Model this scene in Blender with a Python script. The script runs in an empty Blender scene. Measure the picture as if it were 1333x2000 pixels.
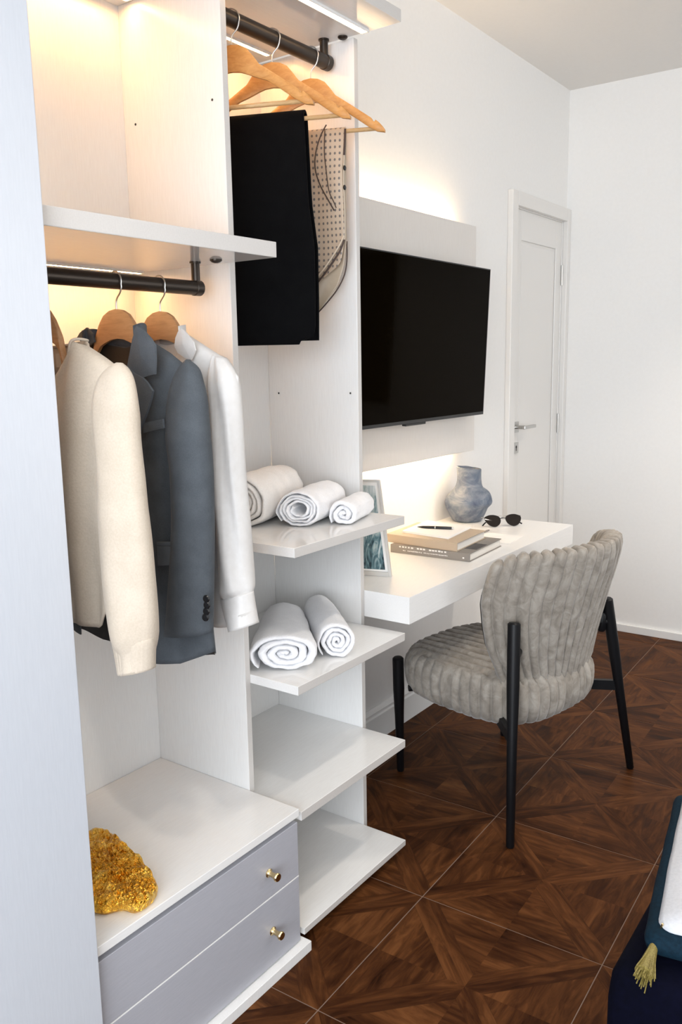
import bpy, bmesh, math, random
from mathutils import Vector, Matrix, noise

random.seed(7)
S = bpy.context.scene
COL = S.collection
R = math.radians

# ---------------------------------------------------------------- camera, light, exposure
cam_d = bpy.data.cameras.new('camera')
cam = bpy.data.objects.new('camera', cam_d)
COL.objects.link(cam)
S.camera = cam
yaw, pit, rol, foc = 0.6258, -0.1744, -0.0169, 1654.5
fw = Vector((-math.sin(yaw) * math.cos(pit), math.cos(yaw) * math.cos(pit), math.sin(pit)))
rt = Vector((math.cos(yaw), math.sin(yaw), 0.0))
up = rt.cross(fw)
rt, up = rt * math.cos(rol) + up * math.sin(rol), up * math.cos(rol) - rt * math.sin(rol)
cam.matrix_world = Matrix(((rt.x, up.x, -fw.x, 1.7066), (rt.y, up.y, -fw.y, -1.6577), (rt.z, up.z, -fw.z, 1.4347), (0, 0, 0, 1)))
cam_d.sensor_fit = 'VERTICAL'
cam_d.sensor_height = 36.0
cam_d.lens = foc * 36.0 / 2000.0
cam_d.clip_start = 0.05

world = bpy.data.worlds.new('World')
S.world = world
world.use_nodes = True
wb = world.node_tree.nodes['Background']
wb.inputs[0].default_value = (0.75, 0.86, 1.0, 1)
wb.inputs[1].default_value = 1.0

def area(name, loc, target, sx, sy, power, col):
    d = bpy.data.lights.new(name, 'AREA')
    d.shape = 'RECTANGLE'; d.size = sx; d.size_y = sy; d.energy = power; d.color = col
    o = bpy.data.objects.new(name, d); COL.objects.link(o)
    o.location = loc
    o.rotation_euler = (Vector(target) - Vector(loc)).to_track_quat('-Z', 'Y').to_euler()
    return o
# daylight through the window behind the photographer, and an added unseen side window brightening the far end
area('window_daylight', (2.05, -3.32, 1.5), (1.7, 0, 1.3), 2.4, 1.9, 104, (0.86, 0.925, 1.0))
area('added_side_fill', (3.52, 1.65, 1.55), (0.3, 1.75, 1.3), 1.5, 1.5, 14, (1.0, 0.96, 0.90))
# recessed ceiling downlights of the room, out of the frame
for lx, ly, en in ((1.25, -.95, 22), (1.25, .95, 26), (2.5, .3, 24), (1.6, 1.95, 70)):
    d = bpy.data.lights.new('ceiling_downlight', 'SPOT'); d.energy = en; d.color = (1.0, .90, .78)
    d.spot_size = R(100); d.spot_blend = .7; d.shadow_soft_size = .045
    o = bpy.data.objects.new('ceiling_downlight', d); COL.objects.link(o); o.location = (lx, ly, 2.74)

S.view_settings.view_transform = 'Standard'
S.view_settings.look = 'None'
S.view_settings.exposure = 0.42
S.view_settings.gamma = 1.0
S.view_settings.use_curve_mapping = False

# ---------------------------------------------------------------- materials
def mat(name, col, rough=0.5, metal=0.0, spec=0.5, sheen=0.0, coat=0.0):
    m = bpy.data.materials.new(name); m.use_nodes = True
    b = m.node_tree.nodes['Principled BSDF']
    b.inputs['Base Color'].default_value = (*col, 1)
    b.inputs['Roughness'].default_value = rough
    b.inputs['Metallic'].default_value = metal
    b.inputs['Specular IOR Level'].default_value = spec
    if sheen: b.inputs['Sheen Weight'].default_value = sheen; b.inputs['Sheen Roughness'].default_value = 0.4
    if coat: b.inputs['Coat Weight'].default_value = coat; b.inputs['Coat Roughness'].default_value = 0.1
    return m
class NT:
    def __init__(s, m):
        s.t = m.node_tree; s.b = s.t.nodes['Principled BSDF']
    def n(s, typ, **kw):
        n = s.t.nodes.new(typ)
        for k, v in kw.items():
            if k in n.inputs.keys() if isinstance(k, str) else False: n.inputs[k].default_value = v
            else: setattr(n, k, v)
        return n
    def l(s, a, b): s.t.links.new(a, b)
    def math(s, op, a, b=None, c=None):
        n = s.t.nodes.new('ShaderNodeMath'); n.operation = op
        for i, x in enumerate((a, b, c)):
            if x is None: continue
            if isinstance(x, (int, float)): n.inputs[i].default_value = x
            else: s.l(x, n.inputs[i])
        return n.outputs[0]
    def coord(s, scale=(1, 1, 1), kind='Object'):
        tc = s.t.nodes.new('ShaderNodeTexCoord'); mp = s.t.nodes.new('ShaderNodeMapping')
        mp.inputs['Scale'].default_value = scale
        s.l(tc.outputs[kind], mp.inputs['Vector'])
        return mp.outputs[0]
    def noise(s, vec, scale, detail=3, rough=0.5, dist=0.0):
        n = s.t.nodes.new('ShaderNodeTexNoise')
        n.inputs['Scale'].default_value = scale; n.inputs['Detail'].default_value = detail
        n.inputs['Roughness'].default_value = rough; n.inputs['Distortion'].default_value = dist
        s.l(vec, n.inputs['Vector'])
        return n.outputs[0]
    def ramp(s, fac, stops):
        n = s.t.nodes.new('ShaderNodeValToRGB')
        e = n.color_ramp.elements
        while len(e) < len(stops): e.new(0.5)
        for i, (p, c) in enumerate(stops):
            e[i].position = p; e[i].color = (*c, 1)
        s.l(fac, n.inputs[0])
        return n.outputs[0]
    def bump(s, h, strength, dist=0.002):
        n = s.t.nodes.new('ShaderNodeBump'); n.inputs['Strength'].default_value = strength
        n.inputs['Distance'].default_value = dist
        s.l(h, n.inputs['Height']); s.l(n.outputs[0], s.b.inputs['Normal'])
    def mix(s, f, a, b):
        n = s.t.nodes.new('ShaderNodeMix'); n.data_type = 'RGBA'
        if isinstance(f, (int, float)): n.inputs[0].default_value = f
        else: s.l(f, n.inputs[0])
        for x, i in ((a, 6), (b, 7)):
            if isinstance(x, tuple): n.inputs[i].default_value = (*x, 1)
            else: s.l(x, n.inputs[i])
        return n.outputs[2]

def grained(name, c1, c2, scale, freq, rough, bump=0.05, spec=0.5):
    m = mat(name, c1, rough, spec=spec); t = NT(m)
    f = t.noise(t.coord(scale), freq, 4, 0.6)
    t.l(t.ramp(f, [(0.35, c1), (0.65, c2)]), t.b.inputs['Base Color'])
    if bump: t.bump(f, bump, 0.001)
    return m
M = {}
M['wall'] = grained('wall_paint', (.85, .835, .81), (.865, .85, .825), (1, 1, 1), 60, .75, .03)
M['ceiling'] = grained('ceiling_paint', (.80, .775, .74), (.81, .785, .75), (1, 1, 1), 50, .85, .02)
M['laminate'] = grained('white_laminate', (.78, .765, .745), (.81, .80, .78), (40, 40, 3), 8, .24, .03)
M['laminate_x'] = grained('white_shelf_laminate', (.78, .765, .745), (.81, .80, .78), (40, 3, 40), 8, .11, .02)
M['front_shade'] = grained('shaded_front_laminate', (.56, .53, .50), (.59, .56, .53), (40, 40, 40), 8, .35, .02)  # darker laminate colour standing in for shade on the front faces
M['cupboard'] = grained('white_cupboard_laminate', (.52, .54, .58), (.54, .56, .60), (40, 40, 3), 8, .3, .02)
M['drawer'] = grained('pale_grey_laminate', (.385, .385, .42), (.41, .41, .445), (40, 3, 40), 8, .35, .03)
M['tvpanel'] = grained('greige_panel', (.70, .655, .61), (.73, .69, .645), (60, 60, 3), 8, .45, .03)
M['desk'] = grained('white_desk_laminate', (.78, .765, .745), (.82, .805, .785), (60, 3, 60), 8, .3, .03)
M['door'] = mat('white_lacquer_door', (.78, .755, .72), .35)
M['skirt'] = mat('white_skirting', (.80, .79, .77), .4)
M['bronze'] = mat('dark_bronze_rail', (.045, .035, .028), .35, .7)
M['steel'] = mat('brushed_steel', (.55, .54, .52), .28, 1.0)
M['brass'] = mat('brass', (.72, .56, .30), .22, 1.0)
M['blackmetal'] = mat('black_metal', (.005, .005, .006), .42, spec=.25)
M['tvblack'] = mat('tv_bezel', (.006, .006, .006), .4)
M['screen'] = mat('tv_screen', (.003, .0018, .0006), .06, spec=.06)
M['screen'].node_tree.nodes['Principled BSDF'].inputs['Specular Tint'].default_value = (1.0, .72, .42, 1)
M['screen'].node_tree.nodes['Principled BSDF'].inputs['IOR'].default_value = 1.2
M['dark'] = mat('dark_gap', (.02, .018, .016), .6)
M['lens'] = mat('dark_lens', (.022, .018, .016), .06, spec=.1)
M['paper'] = mat('white_paper', (.86, .84, .81), .7)
M['cover_tan'] = mat('tan_book_cover', (.42, .34, .255), .6)
M['cover_grey'] = mat('grey_book_cover', (.23, .205, .18), .5)
M['pages'] = grained('book_pages', (.72, .68, .62), (.80, .77, .72), (3, 3, 300), 4, .8, .1)
M['lettering'] = mat('pale_lettering', (.75, .73, .70), .6)
M['covershade'] = mat('dark_cover_print', (.05, .045, .045), .5)
M['tealcloth'] = grained('teal_navy_cloth', (.0015, .0105, .020), (.003, .018, .033), (1, 1, 1), 150, .8, .2, .15)
M['whitecloth'] = grained('white_cotton', (.52, .53, .56), (.58, .59, .62), (1, 1, 1), 180, .85, .2)
M['goldthread'] = grained('olive_gold_thread', (.12, .085, .012), (.30, .24, .07), (200, 200, 5), 4, .5, .2)
M['threadtip'] = mat('pale_thread_tip', (.45, .43, .36), .6)

def emis(name, col, k):
    m = bpy.data.materials.new(name); m.use_nodes = True
    t = m.node_tree; t.nodes.remove(t.nodes['Principled BSDF'])
    e = t.nodes.new('ShaderNodeEmission'); e.inputs[0].default_value = (*col, 1); e.inputs[1].default_value = k
    t.links.new(e.outputs[0], t.nodes['Material Output'].inputs[0])
    return m
WARM = (1.0, .54, .215)
M['led'] = emis('warm_led_strip', WARM, 66.0)
M['led_front'] = emis('warm_led_strip_front', (1.0, .70, .42), 15.0)
M['led_panel'] = emis('warm_led_panel_strip', (1.0, .73, .44), 44.0)

def wood(name, c1, c2, c3):
    m = mat(name, c1, .42); t = NT(m)
    f = t.noise(t.coord((2.2, 14, 14)), 9, 4, .6, .6)
    t.l(t.ramp(f, [(.3, c1), (.5, c2), (.72, c3)]), t.b.inputs['Base Color'])
    return m
M['hanger'] = wood('beech_wood', (.47, .20, .05), (.55, .26, .075), (.61, .31, .10))
M['hanger_dark'] = wood('oak_wood', (.36, .18, .08), (.43, .225, .10), (.48, .26, .125))
M['bar'] = wood('pale_bar_wood', (.50, .30, .13), (.56, .35, .16), (.60, .39, .19))

def fabric(name, c1, c2, freq, bump, sheen=.0, rough=.9, spec=.2):
    m = mat(name, c1, rough, spec=spec, sheen=sheen); t = NT(m)
    v = t.coord((1, 1, 1))
    f = t.noise(v, freq, 3, .6); g = t.noise(v, freq * .06, 3, .5)
    k = t.math('ADD', t.math('MULTIPLY', f, .5), t.math('MULTIPLY', g, .5))
    t.l(t.ramp(k, [(.38, c1), (.62, c2)]), t.b.inputs['Base Color'])
    t.bump(f, bump, .0015)
    return m
M['knit'] = fabric('cream_knit', (.49, .415, .33), (.555, .475, .385), 260, .35, .15)
M['blazer'] = fabric('slate_wool', (.062, .070, .080), (.080, .090, .101), 500, .15, .05, .8)
M['lapel'] = fabric('slate_wool_lapel', (.072, .081, .092), (.092, .102, .115), 500, .15, .05, .8)
M['lining'] = mat('black_lining', (.012, .011, .011), .5)
M['shirt'] = fabric('white_satin_shirt', (.62, .595, .57), (.67, .65, .63), 60, .05, .1, .42, .5)
M['towel_white'] = fabric('white_terry', (.80, .795, .81), (.88, .875, .885), 300, .9, .2)
M['towel_cream'] = fabric('cream_terry', (.76, .725, .69), (.85, .815, .78), 300, .9, .2)
M['trousers'] = fabric('black_wool', (.0025, .0025, .003), (.004, .004, .0045), 400, .1, 0, .95, .08)
M['piping'] = mat('dark_brown_piping', (.045, .022, .014), .5)
M['pipingpale'] = mat('beige_piping', (.55, .45, .34), .5)
M['button'] = mat('black_button', (.008, .008, .009), .25)
M['label'] = mat('pale_neck_label', (.62, .56, .48), .7)
M['navy'] = fabric('navy_velvet', (.0006, .0008, .0042), (.0013, .0016, .008), 90, .2, .0, .9, .08)

def plush():
    m = mat('greige_plush', (.36, .32, .27), .95, spec=.15, sheen=.35); t = NT(m)
    v = t.coord((1, 1, 1))
    g = t.noise(v, 22, 4, .65, .8); f = t.noise(v, 240, 2, .6)
    t.l(t.ramp(g, [(.32, (.215, .188, .157)), (.48, (.285, .252, .214)), (.68, (.375, .34, .295))]), t.b.inputs['Base Color'])
    k = t.math('ADD', t.math('MULTIPLY', g, .8), t.math('MULTIPLY', f, .35))
    t.bump(k, .4, .004)
    return m
M['plush'] = plush()

def satin_dots():
    m = mat('beige_dotted_satin', (.55, .46, .37), .4, spec=.5, sheen=.1); t = NT(m)
    sp = t.t.nodes.new('ShaderNodeSeparateXYZ'); t.l(t.coord((1.0785, 1, 1)), sp.inputs[0])
    P = .0125
    fx = t.math('SUBTRACT', t.math('FRACT', t.math('DIVIDE', sp.outputs[0], P)), .5)
    fz = t.math('SUBTRACT', t.math('FRACT', t.math('DIVIDE', sp.outputs[2], P * 1.25)), .5)
    d = t.math('SQRT', t.math('ADD', t.math('MULTIPLY', fx, fx), t.math('MULTIPLY', fz, fz)))
    k = t.math('LESS_THAN', d, .22)
    t.l(t.mix(k, (.47, .36, .26), (.13, .11, .10)), t.b.inputs['Base Color'])
    return m
M['satin'] = satin_dots()
M['satin_plain'] = fabric('beige_satin', (.46, .36, .26), (.50, .40, .29), 30, .05, .1, .38, .5)

def goldfoil():
    m = mat('gold_foil', (.66, .36, .035), .09, 1.0); t = NT(m)
    v = t.coord((1, 1, 1))
    g = t.noise(v, 25, 3, .6, 1.)
    t.l(t.ramp(g, [(.3, (.58, .26, .018)), (.5, (.82, .43, .045)), (.7, (.95, .63, .12))]), t.b.inputs['Base Color'])
    def vor(scale):
        n = t.t.nodes.new('ShaderNodeTexVoronoi'); n.feature = 'F1'; n.inputs['Scale'].default_value = scale
        w_ = t.t.nodes.new('ShaderNodeVectorMath'); w_.operation = 'ADD'
        nn = t.t.nodes.new('ShaderNodeTexNoise'); nn.inputs['Scale'].default_value = 30; t.l(v, nn.inputs['Vector'])
        sc = t.t.nodes.new('ShaderNodeVectorMath'); sc.operation = 'SCALE'; sc.inputs['Scale'].default_value = .02; t.l(nn.outputs[1], sc.inputs[0])
        t.l(v, w_.inputs[0]); t.l(sc.outputs[0], w_.inputs[1]); t.l(w_.outputs[0], n.inputs['Vector'])
        return n.outputs['Distance']
    k = t.math('ADD', t.math('MULTIPLY', vor(70), .35), t.math('ADD', t.math('MULTIPLY', t.noise(v, 55, 4, .6, 1.8), .8), t.math('MULTIPLY', vor(170), .2)))
    t.bump(k, .9, .016)
    return m
M['gold'] = goldfoil()

def marble_vase():
    m = mat('blue_grey_marbled_ceramic', (.30, .34, .40), .5); t = NT(m)
    v = t.coord((1, 1, 1))
    f = t.noise(t.coord((2.0, 2.0, 3.2)), 5, 6, .66, 1.6)
    t.l(t.ramp(f, [(.32, (.055, .072, .115)), (.45, (.11, .135, .18)), (.57, (.185, .205, .235)), (.72, (.29, .29, .30))]), t.b.inputs['Base Color'])
    t.bump(t.noise(v, 90, 3, .6), .25, .002)
    return m
M['vase'] = marble_vase()

def art():
    m = mat('teal_palm_print', (.3, .36, .38), .25); t = NT(m)
    v = t.coord((1, 1, 1))
    f = t.noise(t.coord((40, 1, 14)), 1.0, 4, .6, 2.)
    g = t.noise(v, 7, 2, .5)
    sp = t.t.nodes.new('ShaderNodeSeparateXYZ'); t.l(v, sp.inputs[0])
    k = t.math('ADD', t.math('ADD', t.math('MULTIPLY', f, .75), t.math('MULTIPLY', g, .3)), t.math('MULTIPLY', t.math('SUBTRACT', sp.outputs[2], .13), .75))
    t.l(t.ramp(k, [(.36, (.012, .03, .04)), (.47, (.10, .19, .22)), (.56, (.33, .42, .43)), (.70, (.62, .66, .66))]), t.b.inputs['Base Color'])
    return m
M['art'] = art()
M['paleframe'] = mat('pale_frame_edge', (.55, .53, .50), .25)

def parquet_tile():
    m = mat('walnut_look_tile', (.08, .035, .015), .36, spec=.13); t = NT(m)
    tc = t.t.nodes.new('ShaderNodeTexCoord'); sp = t.t.nodes.new('ShaderNodeSeparateXYZ')
    t.l(tc.outputs['Object'], sp.inputs[0])
    info = t.t.nodes.new('ShaderNodeObjectInfo'); rnd = info.outputs['Random']
    x, y = sp.outputs[0], sp.outputs[1]
    ax, ay = t.math('ABSOLUTE', x), t.math('ABSOLUTE', y)
    dif = t.math('SUBTRACT', ax, ay)
    band = t.math('LESS_THAN', t.math('ABSOLUTE', dif), .046)       # the diagonal boards
    horiz = t.math('GREATER_THAN', dif, 0.0)                          # left and right triangles
    sgn = t.math('SIGN', t.math('MULTIPLY', x, y))
    # coordinate across and along the grain of each region
    u_d = t.math('MULTIPLY', t.math('SUBTRACT', x, t.math('MULTIPLY', y, sgn)), .7071)
    v_d = t.math('MULTIPLY', t.math('ADD', x, t.math('MULTIPLY', y, sgn)), .7071)
    def sel(f, a, b):                                                 # f ? a : b
        return t.math('ADD', t.math('MULTIPLY', f, a), t.math('MULTIPLY', t.math('SUBTRACT', 1.0, f), b))
    across = sel(band, u_d, sel(horiz, x, y))
    along = sel(band, v_d, sel(horiz, y, x))
    region = t.math('ADD', t.math('MULTIPLY', band, 3.1), t.math('ADD', t.math('MULTIPLY', horiz, 1.7), t.math('ADD', t.math('MULTIPLY', t.math('SIGN', x), .55), t.math('MULTIPLY', t.math('SIGN', y), .83))))
    off = t.math('ADD', t.math('MULTIPLY', rnd, 37.0), t.math('MULTIPLY', region, 5.3))
    cb = t.t.nodes.new('ShaderNodeCombineXYZ')
    t.l(t.math('MULTIPLY', across, 1.0), cb.inputs[0]); t.l(t.math('MULTIPLY', along, .16), cb.inputs[1]); t.l(off, cb.inputs[2])
    f = t.noise(cb.outputs[0], 38, 5, .62, 1.4)
    g = t.noise(cb.outputs[0], 9, 3, .5, .6)
    plank = t.t.nodes.new('ShaderNodeTexWhiteNoise'); plank.noise_dimensions = '2D'
    cb2 = t.t.nodes.new('ShaderNodeCombineXYZ')
    t.l(t.math('FLOOR', t.math('DIVIDE', across, .047)), cb2.inputs[0]); t.l(off, cb2.inputs[1])
    t.l(cb2.outputs[0], plank.inputs['Vector'])
    k = t.math('ADD', t.math('ADD', t.math('MULTIPLY', f, .48), t.math('MULTIPLY', g, .47)), t.math('MULTIPLY', plank.outputs[0], .035))
    col = t.ramp(k, [(.33, (.016, .0050, .0018)), (.44, (.045, .0150, .0050)), (.53, (.082, .0290, .0092)), (.66, (.150, .057, .0185))])
    edge = t.math('LESS_THAN', t.math('ABSOLUTE', t.math('SUBTRACT', t.math('ABSOLUTE', dif), .046)), .0012)
    col = t.mix(t.math('MULTIPLY', edge, .35), col, (.018, .008, .004))
    t.l(col, t.b.inputs['Base Color'])
    t.l(t.math('ADD', .34, t.math('MULTIPLY', f, .22)), t.b.inputs['Roughness'])
    t.bump(f, .12, .0015)
    return m
M['tile'] = parquet_tile()
M['tile'].node_tree.nodes['Principled BSDF'].inputs['IOR'].default_value = 1.3
M['grout'] = mat('brown_grout', (.20, .135, .10), .9)
M['picture'] = mat('dark_picture', (.006, .005, .004), .5)

# ---------------------------------------------------------------- helpers
def world_of(p):
    v = Vector((0, 0, 0))
    while p is not None:
        v += p.location; p = p.parent
    return v
def obj(name, vf, m, parent=None, origin=None, smooth=False):
    """one mesh object from world-space verts"""
    V, F = vf[0], vf[1]
    o0 = Vector(origin) if origin is not None else (world_of(parent) if parent else Vector((0, 0, 0)))
    me = bpy.data.meshes.new(name)
    me.from_pydata([tuple(Vector(v) - o0) for v in V], [], F)
    mats = m if isinstance(m, (list, tuple)) else [m]
    for x in mats: me.materials.append(x)
    bm = bmesh.new(); bm.from_mesh(me)
    bmesh.ops.recalc_face_normals(bm, faces=bm.faces)
    bm.to_mesh(me); bm.free()
    if smooth:
        me.polygons.foreach_set('use_smooth', [True] * len(me.polygons))
    me.update()
    o = bpy.data.objects.new(name, me); COL.objects.link(o)
    o.parent = parent
    o.location = o0 - (world_of(parent) if parent else Vector((0, 0, 0)))
    return o
def thing(name, loc, label, cat, group=None):
    o = bpy.data.objects.new(name, None); COL.objects.link(o)
    o.empty_display_size = .05; o.location = loc
    return tag(o, label, cat, group)
def tag(o, label, cat, group=None):
    o['label'] = label; o['category'] = cat
    if group: o['group'] = group
    return o
def struct(o):
    o['kind'] = 'structure'; return o
def smooth_by_angle(o, deg=40):
    me = o.data
    bm = bmesh.new(); bm.from_mesh(me)
    for f in bm.faces: f.smooth = True
    for e in bm.edges:
        if len(e.link_faces) == 2 and e.calc_face_angle(0) > R(deg): e.smooth = False
    bm.to_mesh(me); bm.free()
    return o
def join(*parts):
    V, F = [], []
    for v, f in parts:
        n = len(V); V += list(v); F += [tuple(i + n for i in q) for q in f]
    return V, F
def box(x0, x1, y0, y1, z0, z1):
    V = [(x, y, z) for z in (z0, z1) for y in (y0, y1) for x in (x0, x1)]
    F = [(0, 1, 3, 2), (4, 6, 7, 5), (0, 4, 5, 1), (2, 3, 7, 6), (0, 2, 6, 4), (1, 5, 7, 3)]
    return V, F
def bevel(o, w=.0012, seg=2):
    md = o.modifiers.new('bevel', 'BEVEL'); md.width = w; md.segments = seg; md.limit_method = 'ANGLE'; md.angle_limit = R(40)
    return o
def rings(rs, caps=True, closed=False):
    n = len(rs[0]); V = [p for r in rs for p in r]; F = []
    L = len(rs)
    for i in range(L if closed else L - 1):
        a, b = i * n, ((i + 1) % L) * n
        for j in range(n):
            k = (j + 1) % n
            F.append((a + j, a + k, b + k, b + j))
    if caps and not closed:
        F.append(tuple(range(n))[::-1]); F.append(tuple((L - 1) * n + j for j in range(n)))
    return V, F
def tube(path, rad, n=10, caps=True, closed=False):
    P = [Vector(p) for p in path]; L = len(P)
    rad = rad if isinstance(rad, (list, tuple)) else [rad] * L
    rs = []; prev = None
    for i in range(L):
        if closed: d = P[(i + 1) % L] - P[i - 1]
        else: d = P[min(i + 1, L - 1)] - P[max(i - 1, 0)]
        d.normalize()
        if prev is None:
            a = d.orthogonal().normalized()
        else:
            a = (prev - d * prev.dot(d)).normalized()
        prev = a; b = d.cross(a)
        rs.append([P[i] + (a * math.cos(2 * math.pi * j / n) + b * math.sin(2 * math.pi * j / n)) * rad[i] for j in range(n)])
    return rings(rs, caps, closed)
def lathe(c, prof, n=32, caps=True):
    return rings([[(c[0] + r * math.cos(2 * math.pi * j / n), c[1] + r * math.sin(2 * math.pi * j / n), c[2] + z) for j in range(n)] for r, z in prof], caps)
def axial(p0, d, prof, n=24):
    """lathe about an arbitrary axis: prof = (radius, distance along d)"""
    d = Vector(d).normalized(); a = d.orthogonal().normalized(); b = d.cross(a); p0 = Vector(p0)
    return rings([[p0 + d * t + (a * math.cos(2 * math.pi * j / n) + b * math.sin(2 * math.pi * j / n)) * r for j in range(n)] for r, t in prof])
def lerp(a, b, t): return a + (b - a) * t
def interp(tab, x):
    if x <= tab[0][0]: return tab[0][1]
    for (x0, y0), (x1, y1) in zip(tab, tab[1:]):
        if x <= x1: return lerp(y0, y1, (x - x0) / (x1 - x0))
    return tab[-1][1]
def smoothpath(P, k=6):
    """Catmull-Rom through points"""
    P = [Vector(p) for p in P]; out = []
    for i in range(len(P) - 1):
        p0, p1, p2, p3 = P[max(i - 1, 0)], P[i], P[i + 1], P[min(i + 2, len(P) - 1)]
        for j in range(k):
            t = j / k
            out.append(.5 * ((2 * p1) + (p2 - p0) * t + (2 * p0 - 5 * p1 + 4 * p2 - p3) * t * t + (3 * p1 - p0 - 3 * p2 + p3) * t ** 3))
    out.append(P[-1]); return out
def nz(x, y=0, z=0): return noise.noise(Vector((x, y, z)))
def solid(o, th, off=0):
    md = o.modifiers.new('solid', 'SOLIDIFY'); md.thickness = th; md.offset = off
    return o
def subsurf(o, n=1):
    md = o.modifiers.new('sub', 'SUBSURF'); md.levels = n; md.render_levels = n
    return o

# ---------------------------------------------------------------- room shell
YC, ZC, XR, YF = 2.732, 2.763, 3.5, -3.3
D0, D1, DT = 2.085, 2.69, 2.125            # door opening in the left wall
struct(obj('floor', box(-.1, XR, YF, YC, -.06, -.0012), M['grout']))
FLOOR = bpy.data.objects['floor']
TS, TA, TX, TY = .49, .0288, .6623, -.334
tile_mesh = None
ct, st_ = math.cos(TA), math.sin(TA)
for i in range(-3, 7):
    for j in range(-5, 8):
        cx = TX + ((i + .5) * ct - (j + .5) * st_) * TS; cy = TY + ((j + .5) * ct + (i + .5) * st_) * TS
        if not (-.2 < cx < XR - .1 and -2.6 < cy < YC + .2): continue
        if tile_mesh is None:
            h = TS / 2 - .0013
            V = [(-h, -h, -.008), (h, -h, -.008), (h, h, -.008), (-h, h, -.008), (-h, -h, -.0008), (h, -h, -.0008), (h, h, -.0008), (-h, h, -.0008)]
            g = h - .0012
            V += [(-g, -g, 0), (g, -g, 0), (g, g, 0), (-g, g, 0)]
            F = [(0, 1, 5, 4), (1, 2, 6, 5), (2, 3, 7, 6), (3, 0, 4, 7), (4, 5, 9, 8), (5, 6, 10, 9), (6, 7, 11, 10), (7, 4, 8, 11), (8, 9, 10, 11)]
            tile_mesh = bpy.data.meshes.new('tile'); tile_mesh.from_pydata(V, [], F); tile_mesh.materials.append(M['tile'])
        o = bpy.data.objects.new('tile', tile_mesh); COL.objects.link(o)
        o.parent = FLOOR; o.location = (cx, cy, 0); o.rotation_euler = (0, 0, TA)

struct(obj('ceiling', box(-.1, XR + .1, YF - .1, YC + .1, ZC, ZC + .08), M['ceiling']))
struct(obj('wall_left', join(box(-.1, 0, YF, D0, -.06, ZC), box(-.1, 0, D0, D1, DT, ZC), box(-.1, 0, D1, YC, -.06, ZC)), M['wall']))
struct(obj('wall_back', box(-.1, XR + .1, YC, YC + .1, -.06, ZC), M['wall']))
WX0, WX1, WZ0, WZ1 = .84, 3.26, .54, 2.46
struct(obj('wall_front', join(box(-.1, WX0, YF - .1, YF, -.06, ZC), box(WX1, XR + .1, YF - .1, YF, -.06, ZC), box(WX0, WX1, YF - .1, YF, -.06, WZ0), box(WX0, WX1, YF - .1, YF, WZ1, ZC)), M['wall']))
struct(obj('window_1', join(box(WX0, WX0 + .05, YF - .06, YF - .01, WZ0, WZ1), box(WX1 - .05, WX1, YF - .06, YF - .01, WZ0, WZ1), box(WX0, WX1, YF - .06, YF - .01, WZ0, WZ0 + .05), box(WX0, WX1, YF - .06, YF - .01, WZ1 - .05, WZ1)), M['skirt']))
struct(obj('wall_right', join(box(XR, XR + .1, YF, .9, -.06, ZC), box(XR, XR + .1, 2.4, YC, -.06, ZC), box(XR, XR + .1, .9, 2.4, -.06, .8), box(XR, XR + .1, .9, 2.4, 2.3, ZC)), M['wall']))
struct(obj('added_window', join(box(XR + .02, XR + .07, .9, .95, .8, 2.3), box(XR + .02, XR + .07, 2.35, 2.4, .8, 2.3), box(XR + .02, XR + .07, .9, 2.4, .8, .85), box(XR + .02, XR + .07, .9, 2.4, 2.25, 2.3)), M['skirt']))  # added frame and opening, out of view, for the side fill light
# skirtings
def skirt_profile_y(y0, y1):
    pr = [(0, 0), (.018, 0), (.018, .098), (.013, .104), (.013, .112), (.016, .116), (.010, .126), (.004, .132), (0, .132)]
    a = [(x, y0, z) for x, z in pr]; b = [(x, y1, z) for x, z in pr]
    return rings([a, b])
struct(obj('baseboard_left', skirt_profile_y(.322, D0 - .07), M['skirt']))
bevel(struct(obj('baseboard_back', box(.06, XR, YC - .014, YC, 0, .04), M['skirt'])), .002)

# door in the left wall, tight to the corner
dr = struct(obj('door_1', box(-.055, -.012, D0 + .004, D1 - .004, .004, DT - .004), M['door']))
FW = .062
fr = join(box(0, .026, D0 - FW, D0, 0, DT + FW), box(0, .026, D1, min(D1 + FW, YC - .001), 0, DT + FW), box(0, .026, D0, D1, DT, DT + FW),
          box(-.09, 0.0, D0 - .002, D0 + .004, 0, DT), box(-.09, 0.0, D1 - .004, D1 + .002, 0, DT), box(-.09, 0, D0, D1, DT - .004, DT + .002))
bevel(obj('door_frame', fr, M['door'], dr), .004)
# raised and fielded panel: stiles and rails proud of a sunk field
st = .105
Yq0, Yq1, Zq0, Zq1 = D0 + st, D1 - .075, .22, 1.985
leaf = join(box(-.012, -.004, D0 + .004, Yq0, .004, DT - .004), box(-.012, -.004, Yq1, D1 - .004, .004, DT - .004), box(-.012, -.004, Yq0, Yq1, Zq1, DT - .004), box(-.012, -.004, Yq0, Yq1, .004, Zq0))
bevel(obj('door_leaf_frame', leaf, M['door'], dr), .003)
bevel(obj('door_panel', box(-.014, -.009, Yq0 + .012, Yq1 - .012, Zq0 + .012, Zq1 - .012), M['door'], dr), .003)
hy, hz = 2.155, 1.115
hd = obj('door_handle', join(box(-.004, .004, hy - .026, hy + .026, hz - .026, hz + .026), tube([(.004, hy, hz), (.045, hy, hz)], .009, 12)), M['steel'], dr)
hl = bevel(obj('lever', box(.037, .052, hy - .01, hy + .125, hz - .009, hz + .007), M['steel'], hd), .003)
ly = hy + .003
lk = obj('lock_plate', box(-.004, .003, ly - .026, ly + .026, hz - .127, hz - .075), M['steel'], dr)
obj('keyhole', join(axial((.003, ly, hz - .096), (1, 0, 0), [(.007, 0), (.007, .0006)], 14), box(.003, .0036, ly - .003, ly + .003, hz - .115, hz - .097)), M['dark'], lk)
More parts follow.
